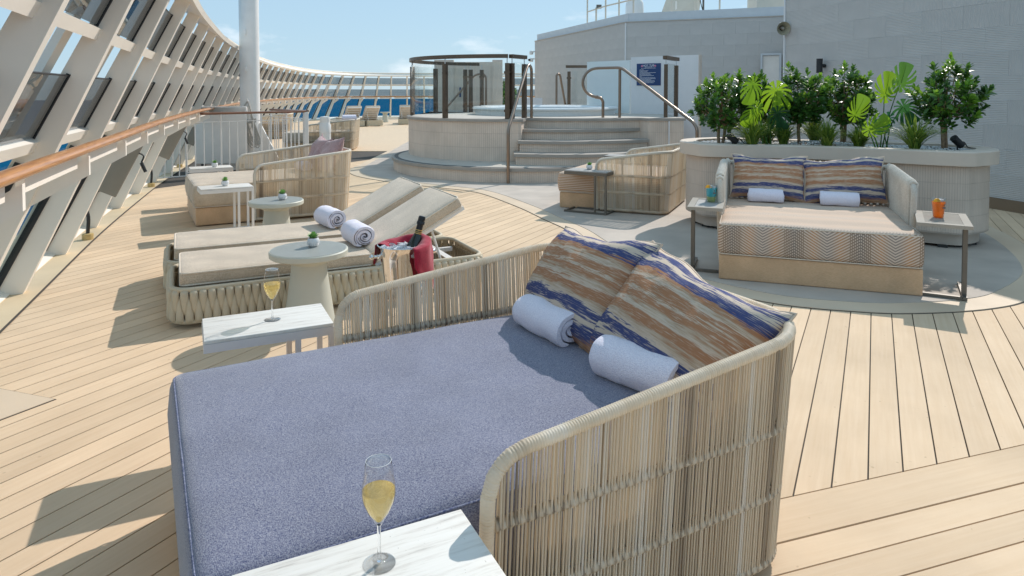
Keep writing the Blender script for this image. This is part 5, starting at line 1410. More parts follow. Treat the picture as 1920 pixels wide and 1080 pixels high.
# ------------------------------------------------------------------ round pedestal tables
def round_table(label, loc, sc=1.0, seed=0, group='round pedestal tables'):
    t = thing('pedestal_table', label, 'side table', loc, 0, group)
    mb = MB(); mb.lathe([(0.226, 0.440), (0.234, 0.446), (0.235, 0.474), (0.230, 0.480), (0.0, 0.480)], 64); mb.lathe([(0.0, 0.440), (0.226, 0.440)], 64); mb.build('tabletop', SAGE, t, 40)
    mb = MB(); mb.lathe([(0.224, 0.4815), (0.0, 0.4815)], 64); mb.build('top_inlay', SAGETOP, t)
    mb = MB(); mb.lathe([(0.150, 0.0), (0.156, 0.008), (0.140, 0.12), (0.120, 0.26), (0.107, 0.36), (0.105, 0.395), (0.112, 0.404), (0.150, 0.42), (0.152, 0.438)], 48); mb.build('pedestal', SAGE, t, 40)
    return t
rt1 = round_table('sage round pedestal table between the marble table and the loungers', (-1.25, 4.17, 0))
copy_tree(rt1, None, (-2.10, 6.05, 0), 0, 'sage round pedestal table beside the white table of the taupe daybed')
copy_tree(rt1, None, (-5.95, 32.0, 0), 0, 'distant round pedestal table near the windscreen')

def succulent(label, loc, s=1.0, seed=0):
    t = thing('potted_succulent', label, 'potted plant', loc, 0, 'little potted succulents')
    mb = MB(); mb.lathe([(0.020*s, 0.0), (0.024*s, 0.002*s), (0.034*s, 0.014*s), (0.039*s, 0.030*s), (0.036*s, 0.046*s), (0.030*s, 0.055*s), (0.027*s, 0.054*s), (0.032*s, 0.040*s)], 24); mb.build('pot', POT, t, 60)
    mb = MB()
    for k in range(5):
        z = (0.012+0.008*k)*s; r_ = (0.0335+0.0045*math.sin(k/4*math.pi))*s
        mb.tube([(r_*math.cos(2*math.pi*j/20), r_*math.sin(2*math.pi*j/20), z+0.001*s*math.sin(j*1.9+k)) for j in range(20)], 0.0009*s, 4, closed=True)
    mb.build('carved_line', POT, t)
    mb = MB(); mb.lathe([(0.030*s, 0.048*s), (0.0, 0.050*s)], 16); mb.build('soil', SOIL, t)
    mb = MB(); lr = random.Random(seed)
    for ringk, (cnt, tilt, ln) in enumerate(((8, 28, 0.040), (7, 50, 0.040), (5, 74, 0.038))):
        for k in range(cnt):
            a = 2*math.pi*(k+ringk*0.5)/cnt+lr.uniform(-0.15, 0.15); e = R(tilt+lr.uniform(-8, 8)); L_ = ln*s*lr.uniform(0.85, 1.15)
            d = Vector((math.cos(a)*math.cos(e), math.sin(a)*math.cos(e), math.sin(e))); sd_ = Vector((-math.sin(a), math.cos(a), 0)); up = d.cross(sd_)*-1
            b = Vector((0, 0, 0.050*s)); w = 0.010*s
            pts_ = []
            for u, wd in ((0.0, 0.5), (0.45, 1.0), (0.75, 0.85), (1.0, 0.05)):
                c_ = b+d*L_*u+Vector((0, 0, 0.006*s*u*u)); pts_ += [c_-sd_*w*wd, c_-up*0.004*s*wd, c_+sd_*w*wd, c_+up*0.003*s*wd]
            mb.add(pts_, [(i*4+q, i*4+(q+1) % 4, (i+1)*4+(q+1) % 4, (i+1)*4+q) for i in range(3) for q in range(4)], lr.uniform(0.2, 1.0))
    stuff(mb.build('rosette', SUCC, t, 60))
    return t
succulent('succulent in a white pot on the near round table', (-1.24, 4.23, 0.4815), 1.0, 1)
succulent('succulent in a white pot on the far round table', (-2.05, 6.07, 0.4815), 1.0, 2)

# ------------------------------------------------------------------ C shaped side tables
def c_table(label, loc, rz, m_top, m_fr, Lx=0.5, Wy=0.3, h=0.48, legs=True, cat='side table', group=None):
    t = thing('side_table', label, cat, loc, rz, group)
    b = 0.022
    x0, x1, y0, y1 = -Lx/2, Lx/2, -Wy/2, Wy/2
    rounded(Lx-0.004, Wy-0.004, 0.014, 0.0025, 0.5, c=(0, 0, h-0.014)).build('tabletop', m_top, t, 40)
    mb = MB()
    za = h-0.0145-0.017
    for y in (y0+b/2, y1-b/2): mb.box((0, y, za), (Lx, b, 0.034))
    for x in (x0+b/2, x1-b/2): mb.box((x, 0, za), (b, Wy-2*b-0.001, 0.034))
    mb.build('apron', m_fr, t)
    for x in (x1-b/2, x1-0.145):
        for y in (y0+b/2, y1-b/2):
            mb = MB(); mb.box((x, y, (h-0.048+0.024)/2), (b, b*0.98, h-0.048-0.024-0.001)); mb.build('leg', m_fr, t)
    mb = MB()
    for y in (y0+b/2, y1-b/2): mb.box((0, y, 0.012), (Lx, b, 0.022))
    for x in (x0+b/2, x1-b/2): mb.box((x, 0, 0.012), (b, Wy-2*b-0.001, 0.022))
    mb.build('base_frame', m_fr, t)
    return t
CT = R(25.6)
c_table('white stone topped side table holding the far champagne glass', (-1.035, 2.855, 0), CT, MARBLE, LAV)
c_table('white stone topped side table at the bottom edge, with the near champagne glass', (-0.276, 1.312, 0), R(26.1), MARBLE, LAV)
c_table('white side table with a succulent beside the taupe daybed', (-2.93, 6.95, 0), R(31), MARBLE, WHITE2)
c_table('white side table at the far side of the taupe daybed, before the railing', (-3.86, 8.72, 0), R(29.4), MARBLE, WHITE2)
succulent('succulent in a white pot on the white table beside the taupe daybed', (-2.94, 6.97, 0.48), 1.0, 3)
succulent('succulent in a white pot on the table before the hatch railing', (-3.80, 8.70, 0.48), 1.0, 4)
c_table('dark framed side table with a succulent before the middle daybed', (0.93, 8.12, 0.011), R(-30), TABLETOPG, DARKMET, 0.54, 0.30, 0.50)
c_table('dark framed side table beyond the middle daybed, only its top showing', (1.62, 9.75, 0.011), R(-24), TABLETOPG, DARKMET, 0.54, 0.30, 0.52)
succulent('succulent in a white pot on the dark table before the middle daybed', (0.93, 8.17, 0.511), 1.0, 5)

def tray_table(label, loc, rz, Lx, Wy, h, side, slots):
    """cantilever table: deep (x) top on one pair of legs at the outer side, foot sliding under the bed"""
    t = thing('side_table', label, 'side table', loc, rz, 'grey metal tables beside the patterned daybed')
    b = 0.028; x0, x1, y0, y1 = -Lx/2, Lx/2, -Wy/2, Wy/2
    mb = MB(); fw = 0.05
    for y in (y0+fw/2, y1-fw/2): mb.box((0, y, h-0.0125), (Lx, fw, 0.025))
    for x in (x0+fw/2, x1-fw/2): mb.box((x, 0, h-0.0125), (fw, Wy-2*fw-0.001, 0.025))
    mb.build('top_frame', FRAMEM, t)
    nsl = 14
    if slots:
        for k in range(nsl):
            x = x0+fw+(Lx-2*fw)*(k+0.5)/nsl; mb = MB(); mb.box((x, 0, h-0.008), ((Lx-2*fw)/nsl-0.011, Wy-2*fw-0.001, 0.012)); mb.build('top_slat', FRAMEM, t)
        mb = MB(); mb.box((0, 0, h-0.0205), (Lx-2*fw-0.002, Wy-2*fw-0.002, 0.006)); mb.build('slot_shade', BLACK, t)  # black sheet below the slats, painting the shade seen in the slots
    else:
        mb = MB(); mb.box((0, 0, h-0.010), (Lx-2*fw-0.002, Wy-2*fw-0.002, 0.012)); mb.build('inset_panel', TABLETOPG, t)
    yo = (y0+b/2+0.02) if side < 0 else (y1-b/2-0.02)
    for x in (x0+0.13, x0+0.17):
        mb = MB(); mb.box((x, yo, (h-0.025)/2+0.012), (0.028, b, h-0.026-0.024)); mb.build('leg', DARKMET, t)
    mb = MB(); mb.box((0.0, yo, 0.012), (Lx*0.8, b, 0.022)); mb.box((x0+0.02+Lx*0.1-0.02+b/2, -side*0.02, 0.012), (b, Wy-0.06, 0.0215)); mb.build('base_frame', DARKMET, t)
    return t
tray_table('grey metal side table with the turquoise drink, left of the patterned daybed', (1.60, 5.57, 0.011), math.atan2(0.47, 0.17), 0.50, 0.27, 0.525, 1, False)
tray_table('grey slatted metal side table with the orange drink, right of the patterned daybed', (3.105, 4.90, 0.011), math.atan2(0.56, 0.31), 0.56, 0.33, 0.525, -1, True)

def cup(label, loc, colours, slice_side, seed):
    t = thing('plastic_cup', label, 'drink', loc, 0, 'drinks beside the patterned daybed')
    hh = 0.112
    K = 1.22
    mb = MB(); mb.lathe([(0.027, 0.0), (0.0275, 0.002), (0.040, hh), (0.042, hh+0.002), (0.040, hh+0.003), (0.0388, hh), (0.0268, 0.004)], 28); mb.build('cup_wall', CUPPL, t, 50)
    rad = lambda z: 0.0262+0.0122*z/hh
    zs = [0.003, 0.035, 0.094]
    for k, m_ in enumerate(colours):
        z0, z1 = (zs[0], zs[-1]) if len(colours) == 1 else (zs[k], zs[k+1])
        mb = MB(); mb.lathe([(0.0, z0), (rad(z0), z0), (rad(z1), z1), (0.0, z1)], 24); mb.build('drink', m_, t, 40)
    lr = random.Random(seed)
    for k in range(5):
        mb = MB(); mb.box((lr.uniform(-0.02, 0.02), lr.uniform(-0.02, 0.02), 0.096+lr.uniform(0, 0.005)), (0.02, 0.02, 0.016), rz=lr.uniform(0, 3)); mb.build('ice_cube', ICE, t)
    mb = MB(); P_ = [(0.021*math.cos(R(180*k/10)), 0.021*math.sin(R(180*k/10))) for k in range(11)]
    Ms = Matrix.Rotation(R(90), 3, 'X'); vs_ = [Ms @ Vector((p[0], p[1], z))+Vector((slice_side*0.026, -0.026, 0.096)) for z in (-0.003, 0.003) for p in P_]
    mb.add(vs_, [tuple(range(10, -1, -1)), tuple(range(11, 22))]+[(i, (i+1) % 11, 11+(i+1) % 11, 11+i) for i in range(11)]); mb.build('fruit_slice', ORANGEP, t)
    for ch in t.children:
        ch.data.transform(Matrix.Scale(K, 4))
    mk = MB(); mk.box((0.012, -0.0345, 0.062), (0.016, 0.002, 0.010)); mk.box((0.012, -0.0355, 0.078), (0.006, 0.002, 0.008)); mk.build('printed_mark', DARKMET, t).data.transform(Matrix.Scale(K, 4))
    return t
cup('clear plastic cup of turquoise drink with an orange slice', (1.65, 5.63, 0.5365), [YELD, BLUED], -1, 1)
cup('clear plastic cup of orange drink with an orange slice', (3.09, 4.92, 0.5365), [ORAD], -1, 2)

# ------------------------------------------------------------------ champagne glasses
def flute(label, loc):
    t = thing('champagne_glass', label, 'champagne glass', loc, 0, 'champagne glasses')
    mb = MB(); mb.lathe([(0.0, 0.0), (0.033, 0.0), (0.034, 0.0012), (0.030, 0.0025), (0.008, 0.006), (0.0042, 0.012), (0.0036, 0.04), (0.0040, 0.078), (0.008, 0.088), (0.022, 0.110), (0.0318, 0.132), (0.0346, 0.148), (0.0338, 0.165), (0.0290, 0.197), (0.0258, 0.216), (0.0250, 0.2163)], 40); mb.build('glass_body', CRYSTAL, t, 60)
    mb = MB(); mb.tube([(0.0256*math.cos(2*math.pi*k/32), 0.0256*math.sin(2*math.pi*k/32), 0.216) for k in range(32)], 0.0006, 5, closed=True); mb.build('rim', m_rim, t, 60)
    mb = MB(); mb.tube([(0, 0, 0.006), (0, 0, 0.03), (0, 0, 0.082)], [0.0046, 0.0032, 0.0038], 10); mb.build('stem', m_stem, t, 60)
    mb = MB(); mb.lathe([(0.0, 0.0895), (0.006, 0.0905), (0.0212, 0.1105), (0.0308, 0.1325), (0.0336, 0.148), (0.0333, 0.156), (0.0, 0.156)], 40); mb.build('wine', WINE, t, 40)
    return t
m_rim = plain('bright_glass_rim', (0.8, 0.82, 0.82), 0.05, spec=1.0)
m_stem = m_clear('clear_stem', (1, 1, 1))
flute('tall glass of champagne on the bottom edge table, nearest the camera', (-0.2727, 1.369, 0.48))
flute('tall glass of champagne on the stone table before the loungers', (-1.018, 2.868, 0.48))

# ------------------------------------------------------------------ champagne bucket on its stand
BX = Vector((-0.53, 3.30, 0)); BZ = 0.50
t = thing('bucket_stand', 'slim steel stand under the champagne bucket behind the daybed arm', 'stand', BX)
mb = MB(); mb.lathe([(0.13, 0.0), (0.13, 0.008), (0.03, 0.02), (0.028, 0.47), (0.09, 0.485), (0.092, BZ-0.0005), (0.0, BZ-0.0005)], 32); mb.build('stand_body', WIRE, t, 40)
bk = thing('champagne_bucket', 'polished steel champagne bucket full of ice beside the loungers', 'ice bucket', BX+Vector((0, 0, BZ)))
BHt = 0.205
def brad(z): return 0.088+0.030*(z/BHt)
mb = MB(); mb.lathe([(0.094, 0.0), (0.096, 0.004), (0.088, 0.014), (brad(0.02), 0.02), (brad(0.08)+0.001, 0.08), (brad(0.15), 0.15), (0.119, BHt-0.006), (0.124, BHt-0.002), (0.125, BHt+0.002), (0.121, BHt+0.004), (0.116, BHt-0.004), (0.106, 0.12), (0.092, 0.02), (0.0, 0.02)], 56); mb.build('bucket_body', STEEL, bk, 50)
for a in (R(205), R(25)):
    d = Vector((math.cos(a), math.sin(a), 0)); c_ = d*0.112+Vector((0, 0, 0.158)); mb = MB()
    mb.lathe([(0.0, -0.012), (0.013, -0.010), (0.016, 0.0), (0.013, 0.010), (0.0, 0.012)], 12, c_+d*0.004); mb.tube([c_, c_+d*0.035], 0.008, 8); mb.lathe([(0.0, -0.013), (0.012, -0.008), (0.014, 0.0), (0.012, 0.008), (0.0, 0.013)], 12, c_+d*0.042)
    mb.build('knob_handle', STEEL, bk, 60)
lr = random.Random(3); im = MB()
for k in range(46):
    a, r_ = lr.uniform(0, 6.28), 0.105*math.sqrt(lr.random())
    M_ = (Matrix.Rotation(lr.uniform(0, 3), 3, 'Z') @ Matrix.Rotation(lr.uniform(0, 3), 3, 'X')); sdim = lr.uniform(0.022, 0.032)
    im.box((r_*math.cos(a), r_*math.sin(a), 0.178+lr.uniform(-0.012, 0.014)), (sdim, sdim, sdim), M=M_)
tag(stuff(im.build('ice_cubes', ICE, None, None, BX+Vector((0, 0, BZ)))), 'heap of clear ice cubes in the steel bucket', 'ice')
bt = thing('champagne_bottle', 'dark champagne bottle with black foil leaning in the ice bucket', 'bottle', BX+Vector((0.012, 0.02, BZ+0.03)))
bt.rotation_euler = (R(-6), R(14), 0)
mb = MB(); mb.lathe([(0.0, 0.0), (0.042, 0.0), (0.044, 0.01), (0.044, 0.13), (0.040, 0.165), (0.024, 0.205), (0.0165, 0.23)], 28); mb.build('glass_body', BOTTLE, bt, 60)
mb = MB(); mb.lathe([(0.0172, 0.226), (0.0160, 0.25), (0.0160, 0.272), (0.0195, 0.274), (0.0195, 0.287), (0.0172, 0.289), (0.0178, 0.305), (0.015, 0.314), (0.0, 0.316)], 24); mb.build('foil', FOILB, bt, 50)
for z, h_ in ((0.2285, 0.0022), (0.236, 0.0018), (0.245, 0.0022)):
    mb = MB(); mb.lathe([(0.0176, z-h_), (0.0180, z), (0.0176, z+h_)], 24); mb.build('gold_band', FOILG, bt, 60)
# burgundy napkin tucked round the back of the rim and hanging over both sides
cm_ = MB(); NA, NB = 44, 20; vs_ = []
for i in range(NA+1):
    u = i/NA; a = R(-60)+R(245)*u
    hang = 0.045+0.17*math.exp(-((u-0.15)/0.12)**2)+0.05*math.exp(-((u-0.98)/0.06)**2)
    puff = 0.012+0.030*math.exp(-((u-0.45)/0.22)**2)
    for j in range(NB+1):
        v = j/NB
        fold = math.sin(u*38+1.0)*0.5+math.sin(u*17+v*2)*0.5
        if v < 0.35:
            w = v/0.35; r_ = 0.062+0.052*w; z = BHt-0.018+(puff+0.012)*math.sin(w*math.pi/2)
        elif v < 0.5:
            w = (v-0.35)/0.15; r_ = 0.114+0.022*math.sin(w*math.pi/2); z = BHt+puff-0.006-0.010*w
        else:
            w = (v-0.5)/0.5; r_ = 0.136+0.004*w+0.022*math.exp(-((u-0.15)/0.14)**2)*w*0.8; z = BHt+puff-0.016-hang*w
        r_ += (0.006*fold+0.005*noise.noise(Vector((u*9, v*4, 2))))*(0.5+0.5*v)
        z += 0.004*noise.noise(Vector((u*12, v*5, 7)))
        vs_.append((r_*math.cos(a), r_*math.sin(a), z))
cm_.add(vs_, [(i*(NB+1)+j, i*(NB+1)+j+1, (i+1)*(NB+1)+j+1, (i+1)*(NB+1)+j) for i in range(NA) for j in range(NB)])
nap = cm_.build('burgundy_napkin', BURG, None, 180, BX+Vector((0, 0, BZ)))
so = nap.modifiers.new('thickness', 'SOLIDIFY'); so.thickness = 0.003
tag(nap, 'burgundy cloth napkin draped over the rim of the ice bucket', 'napkin')

# ------------------------------------------------------------------ pole, rope, board, hatch railing, vent post
PP = Vector((-4.95, 12.9, 0))
t = thing('mast_pole', 'tall off white pole standing behind the hatch railing', 'pole', PP)
mb = MB(); mb.lathe([(0.195, 0.0), (0.195, 0.05), (0.178, 0.06), (0.178, 3.0), (0.178, 7.0)], 40); mb.build('tube', CREAMP, t, 40)
for z in (1.87, 2.55):
    mb = MB(); mb.box((-0.0, -0.19, z), (0.03, 0.05, 0.10)); mb.build('lug', CREAMP, t)
for s_ in (1, -1):
    mb = MB(); mb.hexa([(0.17*s_, -0.02, 0), (0.62*s_, -0.02, 0), (0.62*s_, 0.02, 0), (0.17*s_, 0.02, 0)], [(0.17*s_, -0.02, 0.85), (0.19*s_, -0.02, 0.85), (0.19*s_, 0.02, 0.85), (0.17*s_, 0.02, 0.85)]); mb.build('gusset', CREAMP, t)
mb = MB(); mb.box((-0.22, -0.10, 0.60), (0.16, 0.05, 0.10)); mb.tube([(-0.30, -0.14, 0.64), (-0.30, -0.14, 0.56)], 0.02, 6); mb.build('cleat', DARKMET, t, 50)
rp_ = thing('rope_coil', 'grey rope coiled on the pole behind the hatch railing', 'rope', PP+Vector((0.05, -0.24, 0)))
lr = random.Random(9)
for k in range(8):
    w_, z0, z1 = 0.045+0.012*lr.random(), 1.26-0.02*lr.random(), 0.40+0.10*lr.random(); dx = 0.05*k/8
    q = [(0, 0, z0), (-w_, -0.005*k, z0-0.10), (-w_*0.7+dx, -0.01*k-0.01, 0.95), (-w_*0.9+dx*3, -0.02, 0.62), (0.06+dx*3, -0.02, z1), (0.14+dx*2.2, -0.02, z1+0.07), (0.07+dx, -0.02, 0.9), (w_, -0.005*k, z0-0.12)]
    mb = MB(); mb.tube(catmull([Vector(p) for p in q], 6, True), 0.010, 6, closed=True); mb.build('rope_loop', ROPE, rp_, 70)
for k in range(4):
    mb = MB(); mb.tube(catmull([Vector((-0.08, 0.02, 0.93-0.02*k)), Vector((0.02, -0.09, 0.92-0.02*k)), Vector((0.14, 0.02, 0.94-0.02*k))], 6), 0.010, 6); mb.build('rope_turn', ROPE, rp_, 70)
mb = MB(); mb.tube(catmull([Vector((0.12, -0.05, 0.95)), Vector((0.05, -0.07, 0.72)), Vector((-0.16, -0.02, 0.62)), Vector((-0.33, 0.08, 0.60)), Vector((-0.55, 0.10, 0.15)), Vector((-0.68, 0.08, 0.02))], 8), 0.008, 6); mb.build('rope_tail', ROPE, rp_, 70)
mb = MB(); mb.tube([(0, 0.06, 1.27), (0, -0.02, 1.27), (0, -0.03, 1.31)], 0.012, 6); mb.build('peg', CREAMP, rp_, 60)

t = thing('grey_board', 'flat pale grey board standing behind the hatch railing', 'board', (-5.35, 12.55, 0), R(3))
mb = MB(); rounded(0.93, 0.05, 1.06, 0.02, 0.6, c=(0, 0, 0.11), mb=mb); mb.build('board_face', GREYPANEL, t, 40)
mb = MB(); mb.box((0, 0.03, 1.10), (0.90, 0.11, 0.10)); mb.build('top_edge', CREAMP, t)
for x in (-0.35, 0.35): mb = MB(); mb.box((x, 0.05, 0.06), (0.05, 0.10, 0.12)); mb.build('foot', BLACK, t)

def railing(label, A, B, h=1.05, n=14, left_tri=None, endpost=True):
    A, B = Vector((*A, 0)), Vector((*B, 0)); d = B-A; Lw = d.length
    t = thing('hatch_railing', label, 'railing', A, math.atan2(d.y, d.x))
    mb = MB(); mb.tube([(x*Lw/10, 0, h+0.012) for x in range(11)], 0.034, 10, flat=0.62, up=(0, 0, 1)); mb.build('teak_rail', TEAK2, t, 60)
    for z in (h-0.13, 0.10): mb = MB(); mb.box((Lw/2, 0, z), (Lw, 0.03, 0.012)); mb.build('cross_rail', WHITE2, t)
    for k in range(n+1):
        x = Lw*k/n; big = k in (0, 4, 9, n)
        mb = MB(); mb.tube([(x, 0, 0.0 if big else 0.10), (x, 0, h if big else h-0.13)], 0.017 if big else 0.009, 8); mb.build('post' if big else 'baluster', WHITE2, t, 60)
    if endpost: mb = MB(); mb.box((Lw, 0, h/2), (0.075, 0.06, h)); mb.build('end_post', WHITE2, t)
    if left_tri:
        for k in range(1, 7):
            x = -0.115*k; top = h-0.13-(k*0.115)/0.46*0.42*1.0*0.9
            mb = MB(); mb.tube([(x, 0, 0.05), (x+0.03, 0, max(0.16, top))], 0.009, 8); mb.build('baluster', WHITE2, t, 60)
        mb = MB(); mb.tube([(-0.82, 0, 0.05), (-0.1, 0, 0.98), (0, 0, 1.0)], 0.011, 8); mb.build('slanting_bar', WHITE2, t, 60)
        mb = MB(); mb.box((-0.42, 0, 0.05), (0.86, 0.03, 0.014)); mb.build('cross_rail', WHITE2, t)
    return t
TEAK2 = plain('dark_teak_rail', (0.20, 0.085, 0.04), 0.35, var=0.2, scale=8, coat=0.3)
railing('white hatch railing with a dark teak top rail, before the grey board', (-5.38, 11.25), (-3.86, 12.75), 1.06, 15, True)
railing('white hatch railing behind the pole, its teak rail running back from the corner post', (-4.95, 14.0), (-3.88, 12.95), 1.06, 9, None, False)
t = thing('vent_post', 'white round vent post with a cap, behind the taupe daybed', 'vent', (-3.29, 12.0, 0))
mb = MB(); mb.lathe([(0.125, 0.0), (0.108, 0.35), (0.095, 0.72)], 24); mb.build('cone', WHITE2, t, 40)
mb = MB(); mb.lathe([(0.100, 0.72), (0.100, 0.86), (0.085, 0.88), (0.086, 0.93), (0.09, 0.96), (0.08, 1.0), (0.0, 1.01)], 24); mb.build('cap', WHITE2, t, 40)

# ------------------------------------------------------------------ planter
c1, c2 = Vector((2.47, 7.44, 0)), Vector((4.05, 6.72, 0))
mid = (c1+c2)/2; pu = (c2-c1).normalized(); pv = Vector((-pu.y, pu.x, 0)); PA = math.atan2(pu.y, pu.x); half = (c2-c1).length/2
pl = thing('planter', 'kidney shaped beige mosaic planter with a thick stone rim', 'planter', (mid.x, mid.y, 0.011), PA)
def kidney(r_, waist_f, waist_b):
    P_ = []
    for k in range(7): a = R(110+140*k/6); P_.append(Vector((-half+r_*math.cos(a), r_*math.sin(a), 0)))
    P_ += [Vector((-half*0.35, -waist_f-0.03, 0)), Vector((0, -waist_f, 0)), Vector((half*0.35, -waist_f-0.03, 0))]
    for k in range(7): a = R(-70+140*k/6); P_.append(Vector((half+r_*math.cos(a), r_*math.sin(a), 0)))
    P_ += [Vector((half*0.3, waist_b, 0)), Vector((-half*0.3, waist_b, 0))]
    return [(p.x, p.y) for p in catmull(P_, 6, True)]
body = kidney(0.55, 0.34, 0.50); rim_o = kidney(0.62, 0.41, 0.57); rim_i = kidney(0.44, 0.24, 0.40); plin = kidney(0.48, 0.27, 0.43)
wall_ring('planter_wall', body, 0.14, 0.765, PLANTWALL, pl, smooth=40)
wall_ring('plinth', plin, 0.025, 0.14, PLINTH, pl, smooth=40)
mb = MB(); mb.prism(plin, 0.0, 0.02); 
for k in range(0, len(plin), 6):
    ft = MB(); ft.box((plin[k][0]*0.96, plin[k][1]*0.96, 0.0125), (0.08, 0.08, 0.025)); ft.build('foot', BLACK, pl)
mb = MB(); n = len(rim_o)
vs_ = [(p[0], p[1], 0.765) for p in rim_o]+[(p[0], p[1], 0.885) for p in grow(rim_o, 0.0)]+[(p[0], p[1], 0.895) for p in grow(rim_o, -0.012)]+[(p[0], p[1], 0.895) for p in rim_i]+[(p[0], p[1], 0.78) for p in rim_i]+[(p[0], p[1], 0.765) for p in body]
fs = [(r_*n+i, r_*n+(i+1) % n, (r_+1)*n+(i+1) % n, (r_+1)*n+i) for r_ in range(4) for i in range(n)]
fs += [(i, 5*n+i, 5*n+(i+1) % n, (i+1) % n) for i in range(n)]
mb.add(vs_, fs); mb.build('rim', RIMSTONE, pl, 30)
slab('underside', body, 0.135, 0.145, PLINTH, pl)
slab('soil', rim_i, 0.79, 0.868, SOIL, pl)
SOILZ = 0.011+0.868
pb = bmesh.new(); bmesh.ops.create_icosphere(pb, subdivisions=1, radius=1.0); ico_v = [v.co.copy() for v in pb.verts]; ico_f = [tuple(v.index for v in f.verts) for f in pb.faces]; pb.free()
def inside(poly, x, y):
    c_ = False; n_ = len(poly)
    for i in range(n_):
        (x1, y1), (x2, y2) = poly[i], poly[(i+1) % n_]
        if (y1 > y) != (y2 > y) and x < (x2-x1)*(y-y1)/(y2-y1)+x1: c_ = not c_
    return c_
lr = random.Random(4); pm = MB(); cnt = 0
while cnt < 2600:
    x, y = lr.uniform(-half-0.5, half+0.5), lr.uniform(-0.5, 0.5)
    if not inside(rim_i, x, y): continue
    heap = 0.05*max(0, 1-((x+0.05)/0.45)**2)*max(0, 1-((y-0.05)/0.3)**2)
    r_ = lr.uniform(0.006, 0.013); q = (lr.uniform(0.8, 1.3), lr.uniform(0.8, 1.3), lr.uniform(0.5, 0.8))
    pm.add([Vector((x+v.x*r_*q[0], y+v.y*r_*q[1], 0.870+heap*lr.random()**0.3+v.z*r_*q[2])) for v in ico_v], ico_f); cnt += 1
stuff(pm.build('pebbles', PEBBLE, pl, 60))

def on_planter(px, Y): return Vector(((px-960)/1280*Y, Y, 0))
LEAFMESH = None
def shrub(label, base, crown_c, cr, ch, seed, stems=2, leaves=1900):
    """clipped glossy shrub: bare stems, limbs, rosettes of leaves through the crown"""
    lr = random.Random(seed); t = thing('potted_shrub', label, 'shrub', base, 0, 'glossy shrubs in the planter')
    cc = Vector(crown_c)-Vector(base)
    mb = MB(); tips = []
    fork = Vector((lr.uniform(-0.02, 0.02), 0, cc.z-ch*0.75))
    for k in range(stems):
        o_ = Vector((0.022*(k-(stems-1)/2)*1.6, 0.01*k, -0.03)); e_ = fork+Vector((0.05*(k-(stems-1)/2), lr.uniform(-0.02, 0.02), 0.02))
        m_ = o_.lerp(e_, 0.5)+Vector((lr.uniform(-0.012, 0.012), 0, 0)); mb.tube(catmull([o_, m_, e_], 5), [0.019-0.0004*i for i in range(11)], 8)
    mb.build('trunk', BARK, t, 60)
    bm_ = MB(); rosettes = []
    for k in range(96):
        # tip positions on and inside a lumpy ellipsoid
        a, b_ = lr.uniform(0, 2*math.pi), math.asin(lr.uniform(-0.85, 1)); q = lr.uniform(0.45, 1.0)**0.5
        lump = 1+0.42*noise.noise(Vector((math.cos(a)*1.7+seed, math.sin(a)*1.7, b_*1.6)))
        if b_ > 0.9: lump *= lr.uniform(0.85, 1.18)
        d = Vector((math.cos(a)*math.cos(b_)*cr, math.sin(a)*math.cos(b_)*cr, math.sin(b_)*ch))*q*lump
        tip = cc+d; rosettes.append((tip, d.normalized(), q))
        if k < 46:
            s_ = fork+Vector((lr.uniform(-0.02, 0.02), lr.uniform(-0.02, 0.02), lr.uniform(0, 0.06))); m_ = s_.lerp(tip, 0.5)+Vector((0, 0, -0.02)); bm_.tube(catmull([s_, m_, tip], 3), [0.0085*(1-0.1*i) for i in range(7)], 5)
    bm_.build('limbs', BARK, t, 60)
    lm = MB()
    for (tip, d, q) in rosettes:
        out = d if d.length else Vector((0, 0, 1)); axis = (out*0.6+Vector((0, 0, 0.75))).normalized()
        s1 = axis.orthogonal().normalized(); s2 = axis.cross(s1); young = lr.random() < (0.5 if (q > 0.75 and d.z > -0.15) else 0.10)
        nl = max(6, int(leaves/120)); tl = lr.uniform(0.05, 0.14)
        for k in range(nl):
            a = 2.4*k+lr.uniform(-0.3, 0.3); u = k/nl; el = R(80-75*u+lr.uniform(-14, 14)); base_ = tip-axis*(tl*u)
            rd = s1*math.cos(a)+s2*math.sin(a); dr = (rd*math.cos(el)+axis*math.sin(el)).normalized(); sd_ = axis.cross(rd).normalized(); nn = dr.cross(sd_)
            L_ = lr.uniform(0.058, 0.092)*(0.75 if u < 0.25 else 1.0); w = L_*lr.uniform(0.20, 0.26)
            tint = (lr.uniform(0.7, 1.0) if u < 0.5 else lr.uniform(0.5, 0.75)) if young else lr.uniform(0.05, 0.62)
            p0 = base_+dr*0.006; cup_ = 0.30*w
            lm.add([p0, p0+dr*L_*0.45+sd_*w+nn*cup_, p0+dr*L_*0.5, p0+dr*L_*0.45-sd_*w+nn*cup_, p0+dr*L_*0.82+sd_*w*0.78+nn*cup_*0.8-nn*0.1*L_, p0+dr*L_*0.82-sd_*w*0.78+nn*cup_*0.8-nn*0.1*L_, p0+dr*L_-nn*0.16*L_],
                   [(0, 2, 1), (0, 3, 2), (1, 2, 6, 4), (2, 3, 5, 6)], tint)
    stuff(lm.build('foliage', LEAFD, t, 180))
    return t
SZ = SOILZ
def tree_at(label, px, Y, cpx, cy, rpx, hpx, seed, stems):
    b = on_planter(px, Y); b.z = SZ
    c_ = Vector(((cpx-960)/1280*Y, Y, 1.45-(cy-171)*Y/1280)); shrub(label, b, c_, 1.08*rpx*Y/1280, 1.06*hpx*Y/1280, seed, stems)
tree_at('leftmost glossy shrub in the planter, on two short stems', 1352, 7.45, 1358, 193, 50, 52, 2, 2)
tree_at('dark glossy shrub partly behind the left monstera leaves', 1418, 7.75, 1425, 190, 36, 46, 5, 1)
